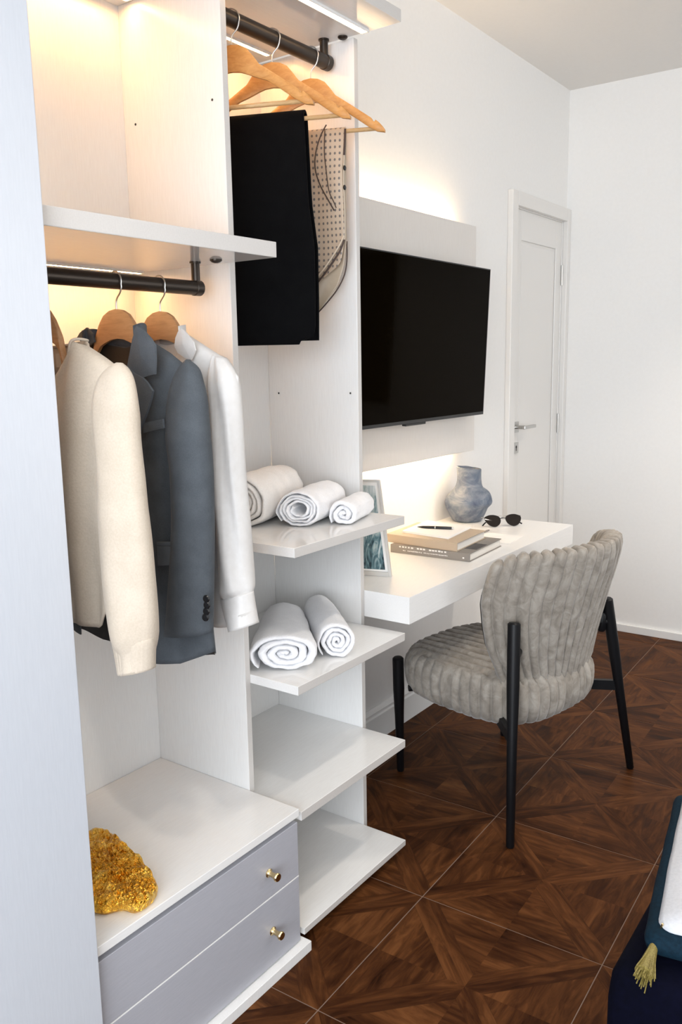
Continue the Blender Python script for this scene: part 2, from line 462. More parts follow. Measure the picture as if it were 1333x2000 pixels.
for z in (1.86, 1.10, .25):
    obj('hinge', tube([(.002, D1 - .004, z - .05), (.002, D1 - .004, z + .05)], .006, 10), M['steel'], dr)

# ---------------------------------------------------------------- wardrobe joinery
XS, XD = .505, .355
Y0 = -.806
YA0, YA1, YB0, YB1 = -.199, -.181, .304, .322
ZTB, ZTT, ZHB, ZHT = 2.267, 2.296, 1.658, 1.690
w = thing('open_wardrobe', (.18, -.25, 0), 'open white wardrobe with lit hanging bays, shelves stepping out beyond its dividers and dark rails', 'wardrobe')
def wpart(name, vf, m='laminate', bv=.0012, parent=None):
    o = obj(name, vf, [M[m], M['front_shade']], parent or w)
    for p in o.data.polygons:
        if p.normal.x > .9 and name != 'back_panel': p.material_index = 1     # front faces coloured darker, shade put into the material
    return bevel(o, bv) if bv else o
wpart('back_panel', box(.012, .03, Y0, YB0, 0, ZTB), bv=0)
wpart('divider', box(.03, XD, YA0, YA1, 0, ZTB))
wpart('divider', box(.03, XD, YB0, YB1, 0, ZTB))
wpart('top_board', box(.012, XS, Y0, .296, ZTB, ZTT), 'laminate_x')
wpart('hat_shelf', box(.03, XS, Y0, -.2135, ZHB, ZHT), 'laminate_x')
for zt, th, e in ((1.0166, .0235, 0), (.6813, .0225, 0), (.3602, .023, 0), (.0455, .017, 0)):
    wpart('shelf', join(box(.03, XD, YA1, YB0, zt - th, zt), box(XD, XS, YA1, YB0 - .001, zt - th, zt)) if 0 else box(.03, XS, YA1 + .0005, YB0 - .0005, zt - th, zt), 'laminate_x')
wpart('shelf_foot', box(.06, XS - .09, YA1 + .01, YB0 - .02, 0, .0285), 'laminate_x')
# rails on brackets
def rail(x, z, r, y0, y1, zt, yb):
    o = obj('hanging_rail', tube([(x, y0, z), (x, y1 - .02, z), (x, y1 - .019, z), (x, y1 - .001, z), (x, y1, z)], [r, r, r * 1.1, r * 1.1, r * .9], 20), M['bronze'], w)
    smooth_by_angle(o)
    smooth_by_angle(obj('bracket', tube([(x, yb, z), (x, yb, zt - .004), (x, yb, zt - .0035), (x, yb, zt)], [r * .62, r * .62, r * .8, r * .8], 16), M['bronze'], o))
rail(.327, 1.602, .0155, Y0, -.268, ZHB, -.2795)
rail(.285, 2.213, .0178, YA1, .286, ZTB, .268)
# led strips
def strip(x, y0, y1, z, wd=.012, m='led', bulb=True):
    o = obj('led_strip', box(x - wd / 2, x + wd / 2, y0, y1, z - .005, z), M[m], w)
    o['label'] = 'warm glowing led strip'
    obj('led_profile', join(box(x - wd / 2 - .003, x - wd / 2, y0, y1, z - .006, z), box(x + wd / 2, x + wd / 2 + .003, y0, y1, z - .006, z), box(x - wd / 2 - .003, x + wd / 2 + .003, y1, y1 + .004, z - .006, z)), M['laminate'], o)
strip(.098, Y0 + .01, -.235, ZHB)
strip(.085, Y0 + .01, -.215, ZTB)
strip(.105, YA1 + .01, .255, ZTB)
strip(.403, YA1 + .01, .283, ZTB, .018, 'led_front')
# shelf pins and screw caps
def pin(x, y, z):
    obj('shelf_pin', axial((x, y, z), (0, 0, -1), [(.0, 0), (.013, 0), (.013, .003), (.009, .006), (.004, .008)], 16), M['bronze'], w)
pin(.388, -.2775, ZHB); pin(.335, .283, ZTB)
def hole(x, y, z):
    obj('screw_hole', axial((x, y, z), (0, -1, 0), [(.0028, 0), (.0028, .0008)], 10), M['dark'], w)
for (x, y, z) in [(0.3218, -0.1990, 2.0089), (0.0697, -0.1990, 1.9998)] + [(0.0674, 0.3040, 1.3483), (0.3286, 0.3040, 1.3501)]: hole(x, y, z)

# drawer chest in the left bay
ch = thing('drawer_chest', (.27, -.503, 0), 'low white two-drawer chest with brass knobs standing in the left wardrobe bay', 'chest of drawers')
XC = .51
def cpart(name, vf, m, parent=None, bv=.0012): return bevel(obj(name, vf, M[m], parent or ch), bv)
cpart('carcass', box(.031, XC - .02, Y0 + .001, YA0 - .003, .0, .362), 'laminate')
cpart('top_panel', box(.031, XC + .004, Y0 + .001, YA0 - .001, .3625, .3817), 'laminate_x')
cpart('plinth', box(XC - .02, XC + .020, Y0 + .001, YA0 + .014, 0, .026), 'laminate')
for z0, z1, k in ((.2075, .3475, (.313, .2718)), (.031, .2035, (.306, .118))):
    d = cpart('drawer', box(XC - .0195, XC, Y0 + .002, YA0 - .004, z0, z1), 'drawer')
    kn = obj('knob', axial((XC, -k[0], k[1]), (1, -.05, -.02), [(.010, 0), (.0105, .002), (.0075, .004), (.006, .009), (.0065, .018), (.0095, .024), (.0105, .028), (.009, .031), (.002, .032)], 20), M['brass'], d)
    smooth_by_angle(kn)
cpart('drawer_divider', box(XC - .019, XC + .0005, Y0 + .002, YA0 - .004, .2042, .2068), 'laminate', bv=.0004)
# tall closed cupboard at the left edge
cb = thing('tall_cupboard', (.27, -1.25, 0), 'tall plain white cupboard closing the left side of the wardrobe', 'cupboard')
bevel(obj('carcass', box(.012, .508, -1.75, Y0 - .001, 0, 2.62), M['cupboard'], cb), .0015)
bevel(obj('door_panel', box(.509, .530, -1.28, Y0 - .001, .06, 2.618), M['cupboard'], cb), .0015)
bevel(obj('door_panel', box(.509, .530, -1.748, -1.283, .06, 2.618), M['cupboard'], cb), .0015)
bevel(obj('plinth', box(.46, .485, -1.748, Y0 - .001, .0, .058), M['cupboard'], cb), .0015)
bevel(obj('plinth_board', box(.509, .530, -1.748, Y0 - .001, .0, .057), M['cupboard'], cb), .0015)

# ---------------------------------------------------------------- tv wall
pn = thing('tv_back_panel', (.047, .97, 1.5), 'greige panel fixed to the wall behind the television, glowing at top and bottom', 'panel')
PY0, PY1, PZ0, PZ1 = .345, 1.597, 1.0585, 1.9725
bevel(obj('board', box(.038, .06, PY0, PY1, PZ0, PZ1), M['tvpanel'], pn), .0012)
for yy in (PY0 + .15, PY1 - .19): obj('spacer', box(0, .038, yy, yy + .04, PZ0 + .1, PZ1 - .1), M['tvpanel'], pn)
for z0, z1 in ((PZ1 - .022, PZ1 - .014), (PZ0 + .014, PZ0 + .022)):
    o = obj('led_strip', box(.022, .036, PY0 + .02, PY1 - .12, z0, z1), M['led_panel'], pn); o['label'] = 'warm glowing led strip'
tv = thing('television', (.14, .99, 1.216), 'large black flat television mounted on the greige wall panel', 'television')
TY0, TY1 = .468, 1.5285
tl = .043
def tvp(d, y, h):      # d forward of screen plane, h up the tilted screen
    return (.134 + d * math.cos(tl) + h * math.sin(tl), y, 1.2165 + h * math.cos(tl) - d * math.sin(tl))
def tvbox(d0, d1, y0, y1, h0, h1):
    V = [tvp(d, y, h) for h in (h0, h1) for y in (y0, y1) for d in (d0, d1)]
    return V, box(0, 1, 0, 1, 0, 1)[1]
H = .575
bevel(obj('casing', tvbox(-.03, -.0015, TY0, TY1, 0, H), M['tvblack'], tv), .002)
obj('screen', tvbox(-.0014, 0, TY0 + .004, TY1 - .004, .012, H - .004), M['screen'], tv)
obj('bezel', join(tvbox(-.0014, .0012, TY0, TY0 + .0038, 0, H), tvbox(-.0014, .0012, TY1 - .0038, TY1, 0, H), tvbox(-.0014, .0012, TY0, TY1, 0, .0118), tvbox(-.0014, .0012, TY0, TY1, H - .0038, H)), M['tvblack'], tv)
bevel(obj('sensor_box', tvbox(-.02, -.002, .925, 1.065, -.009, -.0002), M['tvblack'], tv), .002)
obj('wall_bracket', join(box(.06, .068, .8, 1.18, 1.35, 1.65), box(.068, .12, .9, .94, 1.40, 1.60), box(.068, .12, 1.04, 1.08, 1.40, 1.60)), M['tvblack'], tv)
# framed dark picture on the far wall (it shows as a reflection in the television)
pic = thing('wall_picture', (1.72, YC, 1.5), 'dark framed picture on the far wall, seen reflected in the television', 'picture')
PXa, PXb, PZa, PZb = 1.36, 2.0, 1.08, 1.97
bevel(obj('frame', join(box(PXa, PXa + .035, YC - .03, YC, PZa, PZb), box(PXb - .035, PXb, YC - .03, YC, PZa, PZb), box(PXa + .035, PXb - .035, YC - .03, YC, PZa, PZa + .035), box(PXa + .035, PXb - .035, YC - .03, YC, PZb - .035, PZb)), M['tvblack'], pic), .002)
obj('canvas', box(PXa + .035, PXb - .035, YC - .012, YC, PZa + .035, PZb - .035), M['picture'], pic)

# ---------------------------------------------------------------- desk and what stands on it
ZD = .7795
dk = tag(obj('wall_desk', box(0.0005, .507, .3235, 1.593, .70, ZD), M['desk'], origin=(.25, .96, .70)), 'thick white wall-mounted desk slab floating below the television', 'desk')
bevel(dk, .0012)

# vase: stacked contour rings, neck pushed to one side
va = thing('ceramic_vase', (.10, 1.46, ZD), 'blue-grey marbled ceramic vase with a leaning neck on the desk by the wall', 'vase')
vd = Vector((.8121, .5833, 0))           # direction that runs along the picture for the lean
prof = [(.0, .0, .054), (0, .004, .061), (0, .02, .070), (0, .05, .083), (-.001, .075, .088), (-.001, .095, .085), (.001, .112, .077), (.004, .128, .066), (.006, .145, .0555), (.007, .165, .0505), (.007, .19, .0495), (.006, .221, .051)]
pts3 = smoothpath([Vector(p) for p in prof], 4)
NV = 64
LA = math.atan2(vd.y, vd.x)
def vring(off, z, r, k=1.0):
    out = []
    for j in range(NV):
        a = 2 * math.pi * j / NV
        side = math.cos(a - LA)                     # +1 on the right-hand bulge
        rr = r * (1 + .012 * nz(math.cos(a) * 1.2, math.sin(a) * 1.2, z * 12))
        if side > 0: rr += k * .017 * side ** 1.5 * math.exp(-((z - .098) / .036) ** 6)
        else: rr += k * .003 * (-side) * math.exp(-((z - .07) / .04) ** 2)
        q = Vector((.102, 1.458, ZD + z)) + vd * off + Vector((math.cos(a), math.sin(a), 0)) * rr
        q.z -= .006 * (z / .2215) ** 8 * side + .0015 * nz(a * 2, 0, 3) * (z > .2)
        out.append(q)
    return out
vs = [vring(p.x, p.y, p.z) for p in pts3]
vs += [vring(.006, .2225, .0475), vring(.006, .219, .0445), vring(.006, .19, .043), vring(.005, .145, .049), vring(0, .10, .075, .5), vring(0, .03, .066), vring(0, .012, .04)]
subsurf(obj('vase_body', rings(vs), M['vase'], va, smooth=True), 1)

# picture frame leaning by the divider
fa = thing('photo_frame', (.26, .485, ZD), 'leaning glass frame with a teal palm print standing on the desk behind the shelves', 'picture frame')
FX0, FX1 = .135, .3356
def fp(x, d, h):      # leans slightly back, turned a little
    yb = .5066 + (x - FX1) * .327
    return (x + d * .31 - h * .125, yb - d * .95 - h * .02, ZD + h)
def fbox(x0, x1, d0, d1, h0, h1):
    return [fp(x, d, h) for h in (h0, h1) for d in (d1, d0) for x in (x0, x1)], box(0, 1, 0, 1, 0, 1)[1]
HF = .300
bevel(obj('frame', join(fbox(FX0, FX0 + .008, 0, .014, 0, HF), fbox(FX1 - .008, FX1, 0, .014, 0, HF), fbox(FX0 + .008, FX1 - .008, 0, .014, 0, .014), fbox(FX0 + .008, FX1 - .008, 0, .014, HF - .006, HF)), M['paleframe'], fa), .001)
obj('mount', fbox(FX0 + .008, FX1 - .008, .004, .006, .014, HF - .006), M['paper'], fa)
obj('print', fbox(FX0 + .02, FX1 - .018, .006, .007, .02, HF - .018), M['art'], fa)
obj('stand', fbox(FX0 + .08, FX0 + .11, -.004, .0, .02, HF * .8), M['steel'], fa)

# books, notepad, pen, sheet, pencil
def quad(p, z0, z1):
    V = [(x, y, z) for z in (z0, z1) for x, y in p]
    return V, [(0, 3, 2, 1), (4, 5, 6, 7), (0, 1, 5, 4), (1, 2, 6, 5), (2, 3, 7, 6), (3, 0, 4, 7)]
def book(name, label, p, z, th, mc):
    # p: four plan corners, spine edge first (p0->p1), then along to p2, p3
    P = [Vector((*q, 0)) for q in p]
    c = sum(P, Vector()) / 4
    b = thing(name, (c.x, c.y, z), label, 'book', 'books stacked on the desk')
    t = .0028
    e = (P[3] - P[0]).normalized()
    bevel(obj('cover', join(quad([tuple(q.xy) for q in P], z, z + t), quad([tuple(q.xy) for q in P], z + th - t, z + th),
                      quad([tuple(q.xy) for q in (P[0], P[1], P[1] + e * .004, P[0] + e * .004)], z + t, z + th - t)), M[mc], b), .0006)
    ins = []
    a = (P[1] - P[0]).normalized() * .004
    ins = [P[0] + e * .004 + a, P[1] + e * .004 - a, P[2] - e * .005 - a, P[3] - e * .005 + a]
    obj('pages', quad([tuple(q.xy) for q in ins], z + t, z + th - t), M['pages'], b)
    return b, P
b1, BP = book('book', 'wide grey-brown book with pale spine lettering, lower of the two stacked books', [(.1495, .789), (.4536, .7967), (.438, 1.0715), (.135, 1.064)], ZD, .0285, 'cover_grey')
# spine lettering: pale strokes, two lines
random.seed(3)
def strokes(x0, x1, z0, z1, n, gaps):
    parts = []
    x = x0; k = 0
    while x < x1:
        wd = (x1 - x0) / n * random.uniform(.45, .8)
        if k not in gaps:
            y = .789 + (x - .1495) * .0253 - .0006
            parts.append(box(x, x + wd, y, y + .001, z0 + random.uniform(0, .0008), z1 - random.uniform(0, .0012)))
        x += (x1 - x0) / n; k += 1
    return join(*parts)
o = obj('spine_lettering', strokes(.185, .36, ZD + .0205, ZD + .0265, 15, (5, 9)), M['lettering'], b1); o['kind'] = 'stuff'
o = obj('spine_lettering', strokes(.20, .375, ZD + .0095, ZD + .0135, 30, (2, 13)), M['lettering'], b1); o['kind'] = 'stuff'
obj('publisher_mark', box(.4275, .4335, .7955, .7965, ZD + .009, ZD + .014), M['lettering'], b1)
obj('cover_print', quad([(.385, .86), (.446, .862), (.441, .955), (.38, .953)], ZD + .0285, ZD + .0288), M['covershade'], b1)
b2, _ = book('book', 'plain tan clothbound book lying on the wider grey-brown book', [(.117, .8135), (.4056, .7985), (.3895, 1.043), (.101, 1.058)], ZD + .0289, .029, 'cover_tan')
ZP = ZD + .0289 + .029
npd = thing('notepad', (.26, .93, ZP), 'white notepad lying on top of the tan book', 'notepad')
npq = [(x, y) for x, y, z in [(0.1544, 0.8589, 0.8450), (0.3491, 0.8406, 0.8450), (0.3268, 1.0502, 0.8450), (0.1336, 1.0762, 0.8450)]]
bevel(obj('sheets', quad(npq, ZP, ZP + .0075), M['paper'], npd), .0006)
obj('backing_card', quad([tuple(lerp(Vector(q), Vector((.26, .93)), .0)) for q in npq], ZP - .0, ZP + .0012), M['pages'], npd).scale = (1.004, 1.004, 1)
ZN = ZP + .0075
pq = [(0.1839, 0.9228, 0.8530), (0.3017, 0.9652, 0.8530)]
pa, pb = Vector(pq[0]), Vector(pq[1]); pa.z = pb.z = ZN + .0052
pd = (pb - pa).normalized(); PL = (pb - pa).length
pen = thing('ballpoint_pen', (pa + pb) / 2 - Vector((0, 0, .0052)), 'black ballpoint pen with silver band lying on the white notepad', 'pen')
smooth_by_angle(obj('barrel', axial(pa, pd, [(.0012, -.004), (.002, 0), (.0042, .014), (.005, .04), (.005, PL * .47)], 16), M['button'], pen))
smooth_by_angle(obj('cap', axial(pa, pd, [(.005, PL * .50), (.0052, PL * .6), (.0048, PL * .93), (.004, PL * .96)], 16), M['button'], pen))
smooth_by_angle(obj('band', axial(pa, pd, [(.0053, PL * .47), (.0053, PL * .50)], 16), M['steel'], pen))
smooth_by_angle(obj('end_button', axial(pa, pd, [(.0036, PL * .96), (.003, PL), (.0012, PL + .001)], 16), M['steel'], pen))
shq = [(x, y) for x, y, z in [(0.3083, 1.1084, 0.7795), (0.4441, 1.1280, 0.7795), (0.4329, 1.2706, 0.7795), (0.2809, 1.2701, 0.7795)]]
tag(obj('paper_sheet', quad(shq, ZD + .0002, ZD + .0012), M['paper'], origin=(shq[0][0], shq[0][1], ZD)), 'loose white sheet of paper on the desk right of the books', 'paper')
pcl = [(0.2795, 1.2119, 0.7795), (0.2816, 1.2999, 0.7795)]
qa, qb = Vector(pcl[0]), Vector(pcl[1]); qa.z = qb.z = ZD + .005
pc = thing('pencil', (qa + qb) / 2 - Vector((0, 0, .0045)), 'dark pencil poking out behind the stacked books', 'pencil')
qd = (qb - qa).normalized(); qa = qa - qd * .06
obj('shaft', axial(qa, qd, [(.0035, 0), (.0035, (qb - qa).length - .015)], 6), M['cover_grey'], pc)
obj('tip', axial(qa, qd, [(.0035, (qb - qa).length - .015), (.0006, (qb - qa).length)], 6), M['dark'], pc)

# sunglasses, standing on the lower lens rims with folded temples behind
sg = thing('sunglasses', (.28, 1.40, ZD), 'dark-lensed metal sunglasses lying folded at the far end of the desk', 'sunglasses')
GE = Vector((.70, .71, 0)).normalized(); GB = Vector((-GE.y, GE.x, 0)); GU = (Vector((0, 0, 1)) * .80 + GB * .60).normalized()
G0 = Vector((.292, 1.408, ZD + .0045))
def gp(a, h, d=0): return G0 + (GE * a + GU * h - GB * d) * 1.25
def lens_outline(s):
    o = [(-.022, .034), (-.006, .040), (.012, .039), (.025, .032), (.0275, .020), (.021, .007), (.006, -.001), (-.010, .004), (-.020, .016), (-.024, .027)]
    return [gp(s * (.0365 + (-x)), y, .004 - .14 * (x) ** 1 * 0) for x, y in o]
for s in (-1, 1):
    ol = lens_outline(s)
    sm = smoothpath(ol + [ol[0]], 4)[:-1]
    n = len(sm); cc = sum(sm, Vector()) / n
    V = [p - GB * .0006 for p in sm] + [cc - GB * .0035] + [p + GB * .0006 for p in sm] + [cc - GB * .0018]
    F = [(i, (i + 1) % n, n) for i in range(n)] + [(n + 1 + (i + 1) % n, n + 1 + i, 2 * n + 1) for i in range(n)] + [(i, n + 1 + i, n + 1 + (i + 1) % n, (i + 1) % n) for i in range(n)]
    obj('lens', (V, F), M['lens'], sg, smooth=False)
    obj('rim', tube(sm, .0011, 6, closed=True), M['blackmetal'], sg, smooth=True)
    # temple folded behind the lenses
    tp = [gp(s * .063, .032, -.002), gp(s * .062, .030, -.012 - .004 * (s > 0)), gp(s * .0, .022, -.016 - .004 * (s > 0)), gp(-s * .045, .014, -.016 - .004 * (s > 0)), gp(-s * .066, .001, -.014)]
    obj('temple', tube(smoothpath(tp, 4), .0012, 6), M['steel'], sg, smooth=True)
    tt = smoothpath(tp, 4)[-4:]
    obj('temple_tip', tube(tt, .0028, 8), M['blackmetal'], sg, smooth=True)
obj('bridge', tube(smoothpath([gp(-.012, .026, .003), gp(0, .030, .005), gp(.012, .026, .003)], 5), .0013, 6), M['blackmetal'], sg, smooth=True)
obj('brow_bar', tube([gp(-.016, .036, .003), gp(.016, .036, .003)], .0011, 6), M['steel'], sg, smooth=True)

# ---------------------------------------------------------------- chair
CB = Vector((.98, -.196, 0)).normalized(); CL = Vector((.196, .98, 0)).normalized()
CC = Vector((.495, .918, 0))
def cp(a, c, z): return CC + CL * a + CB * c + Vector((0, 0, z))
chair = thing('dining_chair', (CC.x, CC.y, 0), 'greige ribbed plush chair with black legs pulled up to the white desk', 'chair')
# seat cushion
NA = 552
def supere(t, ha, hc, e=3.2):
    c, s = math.cos(t), math.sin(t)
    return (ha * math.copysign(abs(c) ** (2 / e), c), hc * math.copysign(abs(s) ** (2 / e), s))
def ribf(x):         # 0 at the seam, 1 on the crown
    return math.sqrt(abs(math.sin(math.pi * x)))
outl = [supere(2 * math.pi * i / NA, 1, 1) for i in range(NA)]
HA, HC = .264, .280
per = [0]
for i in range(NA):
    a = outl[i]; b = outl[(i + 1) % NA]
    per.append(per[-1] + math.hypot((a[0] - b[0]) * HA, (a[1] - b[1]) * HC))
NR = 46
def seat_ring(scale, z, side, topw):
    out = []
    for i in range(NA):
        x, y = outl[i]
        rb = ribf(per[i] / per[-1] * NR)
        k = scale + side * (rb - .6) * .062
        a, c = x * HA * k, y * HC * k + .01
        tr = ribf((a / HA) * 6.5 + .5)
        zz = z + topw * (tr - .6) * .020
        n_ = .003 * nz(a * 22, c * 22, z * 22)
        out.append(cp(a, c, zz + n_))
    return out
sr = [seat_ring(.30, .300, 0, 0), seat_ring(.80, .300, 0, 0), seat_ring(.90, .303, .4, 0), seat_ring(.955, .316, .9, 0), seat_ring(.99, .335, 1, 0), seat_ring(1.012, .36, 1, 0), seat_ring(1.02, .385, 1, 0), seat_ring(1.015, .408, 1, 0), seat_ring(1.0, .427, .9, .2), seat_ring(.97, .441, .6, .6), seat_ring(.935, .450, .3, 1)]
for k in range(1, 22):
    q = .92 * (1 - k / 22.0)
    sr.append(seat_ring(q, .4535 + .012 * (1 - q * q), 0, 1))
obj('seat', rings(sr), M['plush'], chair, smooth=True)
obj('seat_pan', rings([[cp(supere(2 * math.pi * i / 48, .72, .72)[0] * HA, supere(2 * math.pi * i / 48, .72, .72)[1] * HC, z) for i in range(48)] for z in (.286, .300)]), M['blackmetal'], chair)
# back: curved padded shell with vertical ribs
NB = 20 * 14
ZB0, ZB1 = .385, .872
def back_pt(t, h, d):
    """t -1..1 across, h 0..1 up, d outwards"""
    wmax = interp([(0, .205), (.15, .245), (.4, .283), (.7, .303), (.9, .300), (1, .294)], h)
    ang = interp([(0, .62), (.3, .90), (.6, 1.08), (1, 1.14)], h)
    Rr = wmax / math.sin(ang)
    th = t * ang
    a = (Rr + d) * math.sin(th)
    lean = interp([(0, .0), (.3, .022), (.6, .055), (1, .115)], h)
    c = .250 + lean + Rr * (math.cos(th) - 1) * .93 + d * math.cos(th)
    return a + .024, c, lerp(ZB0, ZB1, h)
bv_rings = []
TH = .033
K = 40
for i in range(NB + 1):
    t = -1 + 2 * i / NB
    x = (t * .5 + .5) * 20
    rb = ribf(x)
    endt = math.sqrt(max(0, 1 - abs(t) ** 14)) * .97 + .03
    ring = []
    # vertical trimming: rounded corners of the shell outline
    hh0 = .5 - .5 * (1 - .28 * abs(t) ** 4); hh1 = 1 - .10 * abs(t) ** 6
    for k in range(K):
        q = 2 * math.pi * k / K
        cz = math.copysign(abs(math.sin(q)) ** .55, math.sin(q)); cd = math.copysign(abs(math.cos(q)) ** .45, math.cos(q))
        h = lerp(hh0, hh1, .5 + .5 * cz)
        d = cd * (TH * (.86 + .30 * h)) * endt
        nrm = .0155 * (rb - .6)
        d += nrm * cd
        a, c, z = back_pt(t, h, d)
        z += nrm * cz * 1.1 + .004 * nz(a * 20, z * 20, d * 20)
        c += .003 * nz(a * 25, z * 25 + 9, 0)
        ring.append(cp(a, c, z))
    bv_rings.append(ring)
obj('backrest', rings(bv_rings), M['plush'], chair, smooth=True)
# legs
def leg(foot, top, r0, r1, name='leg'):
    foot, top = Vector(foot), Vector(top)
    d = (top - foot); L = d.length
    pr = [(r0 * .8, 0), (r0, .004), (lerp(r0, r1, .5), L * .5), (r1, L * .72), (r1, L - .006), (r1 * .75, L - .001), (r1 * .2, L)]
    return smooth_by_angle(obj(name, axial(foot, d, pr, 24), M['blackmetal'], chair))
f1, t1 = Vector((.745, .507, 0)), Vector((.70, .606, .666))
f2, t2 = Vector((.886, 1.207, 0)), Vector((.808, 1.116, .635))
l1 = leg(f1, t1, .0125, .0195); l2 = leg(f2, t2, .0125, .0195)
f3, t3 = cp(-.232, -.235, 0), cp(-.256, -.222, .434)
f4, t4 = cp(.262, -.15, 0), cp(.250, -.16, .40)
l3 = leg(f3, t3, .0125, .0195); l4 = leg(f4, t4, .0125, .0195)
def along(f, t, z): return f + (t - f) * (z / t.z)
for l, f, t, s in ((l1, f1, t1, -1), (l2, f2, t2, 1)):
    p = along(f, t, .552)
    q = CC + CL * (s * .205) + CB * .235 + Vector((0, 0, .552))
    dd = (q - p).normalized()
    smooth_by_angle(obj('back_mount', axial(p, dd, [(.014, .0), (.014, (q - p).length)], 16), M['blackmetal'], l))
    e = Vector((0, 0, 1))
    pm = p + dd * .030
    smooth_by_angle(obj('mount_plate', tube([pm - e * .034, pm - e * .033, pm - e * .024, pm + e * .024, pm + e * .033, pm + e * .034], [.005, .010, .0155, .0155, .010, .005], 14), M['blackmetal'], l))
    p2 = along(f, t, .318); q2 = cp(s * .12, .06, .318)
    dd = (q2 - p2)
    ln = Vector((-dd.y, dd.x, 0)).normalized() * .008
    V = []
    for b in (p2, q2):
        for zz in (-.017, .017):
            V += [b + ln + Vector((0, 0, zz)), b - ln + Vector((0, 0, zz))]
    obj('seat_bracket', (V, [(0, 1, 3, 2), (4, 6, 7, 5), (0, 4, 5, 1), (2, 3, 7, 6), (0, 2, 6, 4), (1, 5, 7, 3)]), M['blackmetal'], l)
for l, t in ((l3, t3), (l4, t4)):
    q2 = cp(0, -.05, .318); p2 = lerp(Vector((t.x, t.y, .318)), q2, .12)
    obj('seat_bracket', tube([p2, q2], .012, 10), M['blackmetal'], l)

# ---------------------------------------------------------------- hangers
def hanger_shape(x0, z0, y, yaw=0.0, th=.012, kx=1.0, kz=1.0, notch=True):
    upr = [(0, 0), (.02, -.003), (.038, -.012), (.052, -.028), (.066, -.048), (.09, -.066), (.13, -.092), (.17, -.117), (.184, -.126), (.187, -.134), (.193, -.136), (.196, -.131), (.208, -.140), (.220, -.152), (.226, -.160)]
    low = [(0, -.058), (.02, -.060), (.038, -.066), (.052, -.072), (.066, -.080), (.09, -.094), (.13, -.120), (.17, -.146), (.20, -.163), (.226, -.168)]
    def res(P):
        ex = lambda a: a if a < .066 else .066 + (a - .066) * kx
        xs = [ex(.226 * (i / 60)) for i in range(61)]
        return [Vector((x, 0, interp([(ex(a), b * (1 if a < .055 else 1 + (kz - 1) * min(1, (a - .055) / .04))) for a, b in P], x))) for x in xs]
    if not notch: upr = [p for p in upr if not (.18 < p[0] < .2)]
    U, Lw = res(upr), res(low)
    U = [Vector((-p.x, 0, p.z)) for p in U[:0:-1]] + U
    Lw = [Vector((-p.x, 0, p.z)) for p in Lw[:0:-1]] + Lw
    rs = []
    cy, sy = math.cos(yaw), math.sin(yaw)
    for u, l in zip(U, Lw):
        t2_ = th / 2
        bow = -.010 * (abs(u.x) / .226) ** 2
        sec = [(u, -t2_ * .6), (u, t2_ * .6), (u.lerp(l, .18), t2_), (u.lerp(l, .82), t2_), (l, t2_ * .6), (l, -t2_ * .6), (u.lerp(l, .82), -t2_), (u.lerp(l, .18), -t2_)]
        rs.append([Vector((x0 + p.x * cy - (q + bow) * sy, y + p.x * sy + (q + bow) * cy, z0 + p.z)) for p, q in sec])
    return rings(rs)
BARD = .134
def make_hanger(x0, y, zrail, rrail, label, wood_, yaw=0.0, drop=.056, group=None, kx=1.0, kz=1.0, notch=True):
    z0 = zrail - drop
    bl = .182 if notch else (.066 + .16 * kx) * .8
    h = thing('coat_hanger', (x0, y, z0), label, 'hanger', group)
    smooth_by_angle(obj('hanger_body', hanger_shape(x0, z0, y, yaw, .012, kx, kz, notch), M[wood_], h), 50)
    cy, sy = math.cos(yaw), math.sin(yaw)
    rr = rrail + .0035
    pth = [(0, -.01), (0, .012), (.004, .022), (.014, .032), (.0195, .044)]
    cz = zrail - z0
    arc = [(rr * math.cos(q), cz + rr * math.sin(q)) for q in [R(a) for a in range(-20, 216, 15)]]
    P = smoothpath([(px, 0, pz) for px, pz in pth], 4)[:-1] + [Vector((a, 0, b)) for a, b in arc]
    P = [Vector((x0 + p.x * cy, y + p.x * sy, z0 + p.z)) for p in P]
    obj('hook', tube(P, .0017, 8), M['steel'], h, smooth=True)
    o = obj('trouser_bar', tube([(x0 - bl * cy, y - bl * sy, z0 - BARD), (x0 + bl * cy, y + bl * sy, z0 - BARD)], .0052, 12), M['bar'], h, smooth=True)
    return h, z0
HG = 'wooden hangers on the upper rail'
YW = R(22)
make_hanger(.285, -.090, 2.213, .0178, 'empty wooden hanger nearest the front on the upper rail', 'hanger', YW, .056, HG, .81, .875)
_, ZH2 = make_hanger(.285, .055, 2.213, .0178, 'wooden hanger on the upper rail holding the folded black trousers', 'hanger', YW, .056, HG, .81, .875)
_, ZH3 = make_hanger(.285, .208, 2.213, .0178, 'wooden hanger on the upper rail holding the beige dotted satin garment', 'hanger', YW, .056, HG, .81, .875)
HG2 = 'wooden hangers on the lower rail'
YSW, YBL, YSH = -.69, -.505, -.389
XSW = .352
make_hanger(.3272, YSW, 1.602, .0155, 'wooden hanger inside the cream sweater on the lower rail', 'hanger_dark', .0, .054, HG2, .28, 1.35, False)
make_hanger(.327, YBL, 1.602, .0155, 'wooden hanger inside the slate blazer on the lower rail', 'hanger_dark', .0, .054, HG2, .42, 1.35, False)
make_hanger(.327, YSH, 1.602, .0155, 'wooden hanger inside the white satin shirt on the lower rail', 'hanger_dark', .0, .054, HG2, .42, 1.6, False)

